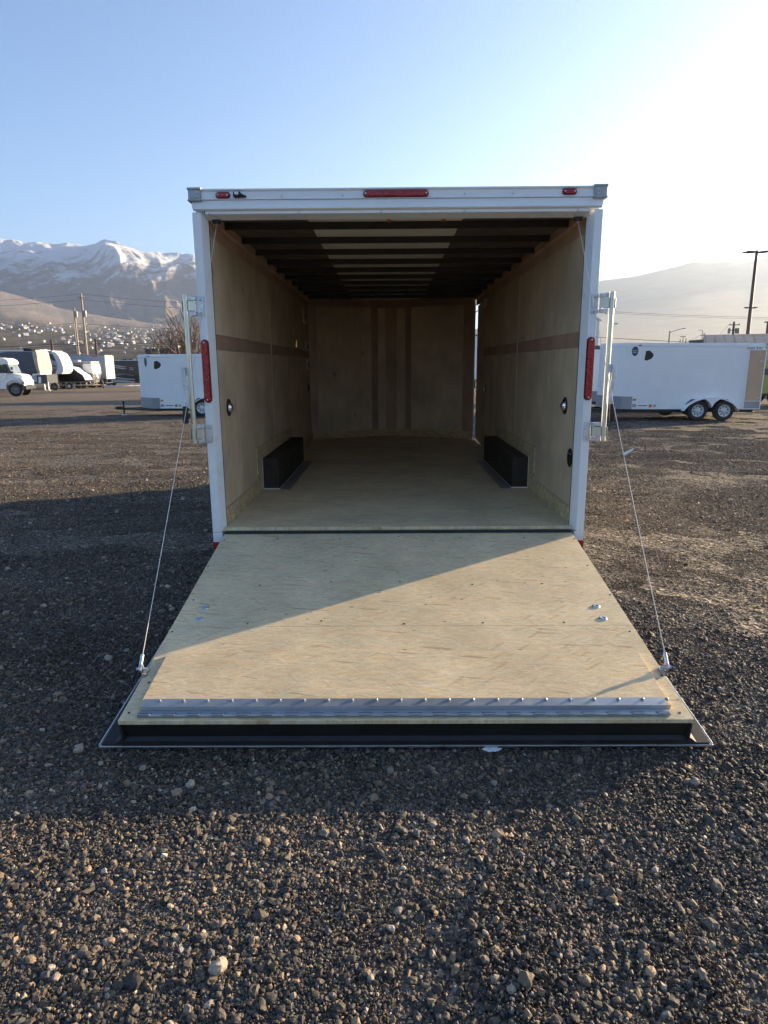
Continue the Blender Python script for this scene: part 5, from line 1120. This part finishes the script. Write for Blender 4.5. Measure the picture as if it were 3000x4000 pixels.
t = thing('lamp_post', 'small lamp post with a flat double head beside the leafless tree', 'lamp post', (x, 210.0, G(x, 210)))
MB().tube([(0, 0, 0), (0, 0, h5)], 0.12, 8).build('shaft', M['steel'], t); box(-0.9, 0.75, -0.2, 0.2, h5, h5+0.16).build('lamp_head', M['bronze'], t, 0.03)
x, y, zt = pole_at(3001, 1260, 58.0); h6 = zt-G(x, 58)
t = thing('lamp_post', 'lamp post at the right edge above the dark building', 'lamp post', (x, 58.0, G(x, 58)))
MB().tube([(0, 0, 0), (0, 0, h6)], 0.12, 8).build('shaft', M['bronze'], t); box(-0.3, 0.3, -0.15, 0.15, h6, h6+0.1).build('lamp_head', M['bronze'], t, 0.03)

def wire(label, pts_, sag, r=0.022):
    P = []
    for a, b_ in zip(pts_[:-1], pts_[1:]):
        a, b_ = Vector(a), Vector(b_)
        for k in range(16):
            u = k/16; P.append(a.lerp(b_, u)-Vector((0, 0, 4*sag*u*(1-u))))
    P.append(Vector(pts_[-1]))
    return tag(MB().tube(P, r, 5).build('power_line', M['wire']), label, 'power line', None)
W_ = lambda px_, py_, Y: tuple(on_y(px_, py_, Y))
wire('upper pair of lines at the tallest wooden pole, higher wire', [W_(-500, 1180, 98), W_(316, 1148, 98), W_(1200, 1195, 98)], 0.5, 0.018)
wire('upper pair of lines at the tallest wooden pole, lower wire', [W_(-500, 1200, 98), W_(318, 1170, 98), W_(1200, 1215, 98)], 0.5, 0.018)
wire('heavy black cable strung low past the two short dark poles', [W_(-400, 1370, 103), W_(200, 1345, 103), W_(337, 1334, 100), W_(372, 1331, 102), W_(1150, 1364, 103)], 0.15, 0.05)
wire('thinner line just below the heavy black cable', [W_(-400, 1382, 103), W_(200, 1353, 103), W_(372, 1340, 102), W_(1150, 1372, 103)], 0.15, 0.03)
wire('faint line across the hillside houses', [W_(-400, 1310, 106), W_(289, 1262, 106), W_(1150, 1298, 106)], 0.3, 0.018)
wire('single line crossing the pale sky high behind the right-hand trailer', [W_(2200, 1205, 110), W_(3300, 1243, 110)], 0.4, 0.022)
wire('second line close under the high one on the right', [W_(2200, 1211, 110), W_(3300, 1249, 110)], 0.4, 0.018)
wire('dark cable running low over the right-hand trailer roof', [W_(2200, 1305, 95), W_(2560, 1330, 95), W_(2860, 1338, 95), W_(3300, 1345, 95)], 0.1, 0.035)
wire('sagging line between the two crossarm poles', [tuple(POLES['g']+Vector((-0.8, -0.2, -0.35))), tuple(POLES['h']+Vector((1.1, -0.2, -0.4)))], 1.2, 0.022)
wire('line from the farther crossarm pole towards the leafless tree', [tuple(POLES['h']+Vector((-1.1, -0.2, -0.4))), W_(2600, 1345, 240)], 1.2, 0.022)

# ================================================================== BUILDINGS
M['darkwall'] = plain('dark_metal_wall', (0.055, 0.055, 0.06), 0.5, var=0.1, scale=0.5); M['tanwall'] = plain('tan_block_wall', (0.42, 0.32, 0.21), 0.8, var=0.12, scale=0.6)
M['roofgrey'] = plain('weathered_grey_roof', (0.20, 0.195, 0.19), 0.8, var=0.2, scale=0.4); M['wallwhite'] = plain('white_siding', (0.72, 0.72, 0.70), 0.6, var=0.05)
M['greentruck'] = plain('yellow_green_paint', (0.34, 0.36, 0.10), 0.4)
def ribs(t, x0, x1, y, z0, z1, step, mt):
    for x in np.arange(x0, x1, step): box(x, x+0.06, y-0.03, y-0.001, z0, z1).build('wall_rib', M[mt], t)
Yb = 140.0
a = on_y(566, 1366, Yb); b_ = on_y(705, 1364, Yb); zg = G(a[0], Yb)
t = thing('shop_building', 'low dark flat-roofed shop building with a swirl sign, behind the leafless tree', 'building', (a[0], Yb, zg)); Wb = b_[0]-a[0]; hb = a[2]-zg
box(0, Wb, 0, 14, 0, hb).build('wall', M['darkwall'], t); box(-0.1, Wb+0.1, -0.1, 14.1, hb+0.001, hb+0.25).build('parapet', M['rvdark'], t); ribs(t, 0.6, Wb, 0, 0.2, hb-0.05, 1.2, 'darkwall')
sx = (630-566)/(705-566)*Wb
sgn = MB().prism([(sx-0.1, hb-1.15), (sx+0.9, hb-1.25), (sx+1.25, hb-0.95), (sx+0.9, hb-1.05), (sx+0.2, hb-0.98)], 'y', -0.12, -0.05).build('sign_swoosh', M['rvpale'], t); MB().prism([(sx+0.1, hb-0.62), (sx+0.45, hb-0.35), (sx+0.95, hb-0.5), (sx+0.8, hb-0.62), (sx+0.45, hb-0.5), (sx+0.25, hb-0.72)], 'y', -0.12, -0.05).build('sign_arc', M['orange'], t)
box(Wb*0.70, Wb*0.80, 3, 5, hb+0.251, hb+0.95).build('roof_unit', M['cream'], t)
a2 = on_y(707, 1363, Yb); b2 = on_y(830, 1363, Yb); t = thing('block_building', 'sunlit tan building adjoining the dark shop', 'building', (a2[0], Yb, G(a2[0], Yb))); hb2 = a2[2]-G(a2[0], Yb)
box(0.05, b2[0]-a2[0], -0.6, 12, 0, hb2).build('wall', M['tanwall'], t); box(-0.0, b2[0]-a2[0]+0.05, -0.7, 12.1, hb2+0.001, hb2+0.2).build('parapet', M['tanwall'], t)
for k in range(3): box(0.8+k*1.6, 1.8+k*1.6, -0.63, -0.605, 1.0, 2.4).build('window', M['glass'], t)
# right: long grey roof, dark flat building, white gabled building
Yr = 46.0; a = on_y(2750, 1343, Yr); b_ = on_y(3400, 1322, Yr); zg = G(a[0], Yr)
t = thing('long_shed', 'long low shed with a weathered grey roof behind the tan-doored trailer', 'building', (a[0], Yr, zg), R_(-24)); Lr = 20.0; hr = a[2]-zg-0.25
box(0.3, Lr, 0.3, 9, 0, hr).build('wall', M['wallwhite'], t)
MB().prism([(0, hr+0.001), (0, hr+0.18), (4.65, hr+1.05), (9.3, hr+0.18), (9.3, hr+0.001), (4.65, hr+0.85)], 'x', 0, Lr).build('roof', M['roofgrey'], t)
for k in range(30): MB().prism([(0.02, hr+0.186), (4.64, hr+1.054), (4.64, hr+1.058), (0.02, hr+0.19)], 'x', 0.15+k*0.66, 0.19+k*0.66).build('roof_rib', M['roofgrey'], t)
for k in range(4): box(2+k*4.2, 4.4+k*4.2, 0.27, 0.299, 0.05, hr*0.8).build('door', M['rvgrey'], t)
Yd = 75.0; a = on_y(2907, 1313, Yd); zg = G(a[0], Yd); hd = a[2]-zg
t = thing('flat_roof_building', 'dark brown flat-roofed building at the foot of the bronze lamp post', 'building', (a[0], Yd, zg))
box(0, 22, 0, 14, 0, hd-0.3).build('wall', M['darkwall'], t); box(-0.15, 22.1, -0.15, 14.1, hd-0.299, hd).build('parapet', M['rvdark'], t)
box(-0.2, 0.9, -0.4, -0.155, 0, hd).build('corner_pier', M['pole_dark'], t)
for k in range(6): box(2+k*3.2, 4+k*3.2, -0.03, -0.001, 1.0, hd-1.2).build('window', M['glass'], t)
Yw = 120.0; a = on_y(2312, 1330, Yw); b_ = on_y(2342, 1248, Yw); zg = G(a[0], Yw); hw_ = b_[2]-zg; wx = b_[0]-a[0]
t = thing('gabled_building', 'narrow tall white gabled building showing beside the right tail light', 'building', (b_[0], Yw, zg))
MB().prism([(-6, 0), (0, 0), (0, hw_-0.2), (-3.0, hw_+2.2), (-6, hw_-0.2)], 'y', 0, 16).build('wall', M['wallwhite'], t)
MB().prism([(0.3, hw_-0.42), (0.3, hw_-0.15), (-3.0, hw_+2.5), (-6.3, hw_-0.15), (-6.3, hw_-0.42), (-3.0, hw_+2.22)], 'y', -0.3, 16.3).build('roof', M['wallwhite'], t)
MB().prism([(-2.6, 0.1), (-1.2, 0.1), (-1.2, hw_*0.58), (-2.6, hw_*0.58)], 'y', -0.03, -0.001).build('door', M['tanwall'], t)
# car and yellow-green truck
cx_, cy_ = on_y(2348, 1352, 30.0)[0], 30.0
t = thing('parked_car', 'dark car whose roof shows over the half hidden trailer', 'car', (cx_, cy_, G(cx_, cy_))); zr = on_y(2348, 1349, 30.0)[2]-G(cx_, cy_)
MB().prism([(-2.3, 0.35), (2.3, 0.35), (2.35, 0.9), (1.5, 1.1), (0.7, zr-0.1), (0.2, zr), (-0.9, zr), (-1.7, zr-0.15), (-2.25, 1.05), (-2.35, 0.8)], 'y', 0, 1.8).build('body', M['rvdark'], t, 0.08)
MB().prism([(-1.6, 1.15), (1.2, 1.15), (0.62, zr-0.16), (-0.9, zr-0.1)], 'y', -0.01, -0.001).build('window', M['glass'], t)
for wx_ in (-1.4, 1.4):
    for yy, s in ((0.1, -1), (1.7, 1)): wheel_parts(t, (wx_, yy, 0.34), 0.34, 0.22, M['rimsilver'], 'y', s, 18, False)
a = on_y(2975, 1500, 25.5); gx0, gy0 = a[0], 25.5; zg = G(gx0, gy0)
t = thing('truck', 'yellow-green truck cut off by the right edge, behind the tan-doored trailer', 'truck', (gx0, gy0, zg))
MB().prism([(-0.05, 0.55), (2.6, 0.55), (2.6, 2.7), (0.55, 2.7), (0.25, 2.1), (-0.1, 1.75), (-0.2, 1.0)], 'y', 0, 2.2).build('cab', M['greentruck'], t, 0.06); box(2.65, 8.0, -0.05, 2.25, 0.8, 1.3).build('bed', M['rvdark'], t)
MB().prism([(0.3, 1.75), (1.7, 1.75), (1.7, 2.5), (0.62, 2.5)], 'y', -0.015, -0.001).build('window', M['glass'], t); box(-0.25, 2.6, -0.02, -0.001, 1.38, 1.66).build('stripe', M['rvdark'], t); box(-0.35, 0.2, 0.05, 2.15, 0.45, 0.7).build('bumper', M['rvdark'], t)
for wx_ in (0.9, 5.6):
    for yy, s in ((0.12, -1), (2.1, 1)): wheel_parts(t, (wx_, yy, 0.5), 0.5, 0.3, M['rimgrey'], 'y', s, 22, False)

# ================================================================== LEAFLESS TREES
M['bark'] = plain('winter_bark', (0.15, 0.105, 0.08), 0.9, var=0.25, scale=3)
def bare_tree(label, x, y, H, spread, stems, seed, fine=0.012):
    rd = random.Random(seed); t = thing('bare_tree', label, 'tree', (x, y, G(x, y)))
    tr = MB(); br = MB()
    def grow(p, d, ln, r, dep, mb):
        q_ = [p]; dd = Vector(d)
        for k in range(3):
            dd = (dd+Vector((rd.uniform(-.16, .16), rd.uniform(-.16, .16), 0.06))).normalized(); q_.append(q_[-1]+dd*ln/3)
        r1 = max(fine*0.6, r*0.62); mb.tube(q_, [r, r*0.88, r*0.75, r1], 5 if dep < 2 else 4, False)
        if dep >= 4 or r1 < fine*0.62: return
        nb_ = rd.choice((2, 2, 3)) if dep else 3
        for k in range(nb_):
            v = Vector((rd.gauss(0, 1), rd.gauss(0, 1), rd.gauss(0.35, 0.5))); v = (v-dd*v.dot(dd)).normalized()
            nd = (dd*rd.uniform(1.0, 1.6)+v*rd.uniform(0.45, 0.95)).normalized()
            grow(q_[rd.choice((2, 3, 3))], nd, ln*rd.uniform(0.62, 0.85), r1, dep+1, br)
    for s in range(stems):
        a = 2*math.pi*s/stems+rd.random(); lean = spread*rd.uniform(0.3, 1.0)
        grow(Vector((0.15*math.cos(a), 0.15*math.sin(a), -0.1)), Vector((lean*math.cos(a), lean*math.sin(a), 1)).normalized(), H*rd.uniform(0.26, 0.34), H*0.022*rd.uniform(0.8, 1.2), 0, tr)
    tr.build('trunk', M['bark'], t, smooth=True); br.build('crown', M['bark'], t, smooth=True)
    return t
p = on_y(712, 1385, 62.0); bare_tree('large leafless many-stemmed tree above the V-nose trailer', p[0], 62.0, on_y(712, 1268, 62)[2]-G(p[0], 62)+1.6, 0.8, 8, 3)
p = on_y(778, 1385, 66.0); bare_tree('slender leafless tree beside the left lock bar', p[0], 66.0, on_y(778, 1262, 66)[2]-G(p[0], 66)+1.6, 0.45, 4, 8)
p = on_y(640, 1385, 120.0); bare_tree('faint low leafless tree next to the small sunlit pole', p[0], 120.0, on_y(640, 1318, 120)[2]-G(p[0], 120), 0.8, 5, 12, 0.03)
p = on_y(2683, 1345, 230.0); bare_tree('small far leafless tree among the street lights', p[0], 230.0, on_y(2683, 1320, 230)[2]-G(p[0], 230)+1, 0.7, 5, 21, 0.04)
p = on_y(14, 1390, 125.0); bare_tree('thin leafless tree behind the grey covered camper', p[0], 125.0, on_y(14, 1325, 125)[2]-G(p[0], 125), 0.35, 3, 33, 0.03)

# ================================================================== HOUSES ON THE FAR HILLSIDE
hm = []
LOOK = [((0.58, 0.56, 0.52), (0.26, 0.25, 0.25), 'small white house on the far hillside'), ((0.40, 0.34, 0.27), (0.20, 0.175, 0.16), 'small tan house on the far hillside'), ((0.55, 0.52, 0.48), (0.52, 0.51, 0.50), 'small pale-roofed house on the far hillside'), ((0.30, 0.27, 0.25), (0.12, 0.11, 0.11), 'small dark house on the far hillside')]
for i, (cw, cr_, lb) in enumerate(LOOK):
    mb = MB().box(-6.5, 6.5, -4.5, 4.5, -4, 5.2)
    me_ = mb.mesh('house', plain('house_wall_%d' % i, cw, 0.8, scale=0.3)); me_.materials.append(plain('house_roof_%d' % i, cr_, 0.7, scale=0.3))
    r_ = MB().prism([(-5.2, 5.0), (0, 8.4), (5.2, 5.0)], 'x', -7.2, 7.2)
    full = MB(); full.add(mb.v, mb.f); k0 = len(full.f); full.add(r_.v, r_.f)
    me_ = full.mesh('house', me_.materials[0]); me_.materials.append(_cache['house_roof_%d' % i])
    me_.polygons.foreach_set('material_index', [0]*k0+[1]*(len(full.f)-k0)); hm.append((me_, lb))
def hill_hit(px_, py_):
    a, e = az_el(px_, py_); R0 = np.linspace(500, RF-60, 500); kk = float(range_scale(np.array(a))); Z0 = mtn_left(np.full_like(R0, a), R0)*kk; R0 = R0*kk; S = CAM[2]+e*R0
    k = np.argmax(Z0 > S); return (math.sin(a)*R0[k]+CAM[0], math.cos(a)*R0[k]+CAM[1], float(Z0[k])) if Z0[k] > S[k] else None
cnt = 0; tries = 0; rh = random.Random(5)
while cnt < 260 and tries < 4000:
    tries += 1
    u = rh.random()
    if u < 0.62: px_, py_ = rh.uniform(330, 760), rh.gauss(1312, 20)
    elif u < 0.82: px_, py_ = rh.uniform(-20, 330), rh.gauss(1283, 12)
    else: px_, py_ = rh.uniform(-20, 600), rh.uniform(1310, 1385)
    if py_ < 1262+abs(px_-350)*0.0 or py_ > 1392: continue
    hpos = hill_hit(px_, py_)
    if hpos is None or math.hypot(hpos[0], hpos[1]) > 5200: continue
    me_, lb = hm[rh.choices((0, 1, 2, 3), (5, 3, 4, 2))[0]]
    o = bpy.data.objects.new('house', me_); COL.objects.link(o); o.location = hpos
    s_ = rh.uniform(0.5, 1.0)*(0.62 if math.hypot(hpos[0], hpos[1]) < 1800 else 1.0); o.scale = (s_*rh.uniform(0.8, 1.4), s_, s_); o.rotation_euler = (0, 0, rh.uniform(0, 6.28))
    tag(o, lb, 'house', lb.replace('small ', '').replace(' house', ' houses')); cnt += 1

# scrap of white paper on the gravel in front of the ramp lip
sp = on_y(1920, 2917, 0)  # direction only
d_ = ray(1920, 2920); q = CAM + d_*((0.012-CAM[2])/d_[2])
V_ = []; F_ = []; nu, nv = 9, 5
for i in range(nu):
    for j in range(nv):
        u, v_ = i/(nu-1)-0.5, j/(nv-1)-0.5
        V_.append((u*0.075*(1-0.5*abs(v_))+0.006*math.sin(7*v_+i), v_*0.035*(1-0.6*abs(u)), 0.004+0.008*abs(math.sin(9*u+3*v_))+0.003*random.random()))
for i in range(nu-1):
    for j in range(nv-1): a = i*nv+j; F_.append((a, a+nv, a+nv+1, a+1))
ps = MB().add(V_, F_).build('paper_scrap', M['decal_white'], None); ps.location = (q[0], q[1], G(q[0], q[1])+0.012)
so = ps.modifiers.new('thick', 'SOLIDIFY'); so.thickness = 0.0015
tag(ps, 'crumpled white paper scrap on the gravel at the ramp lip', 'paper')
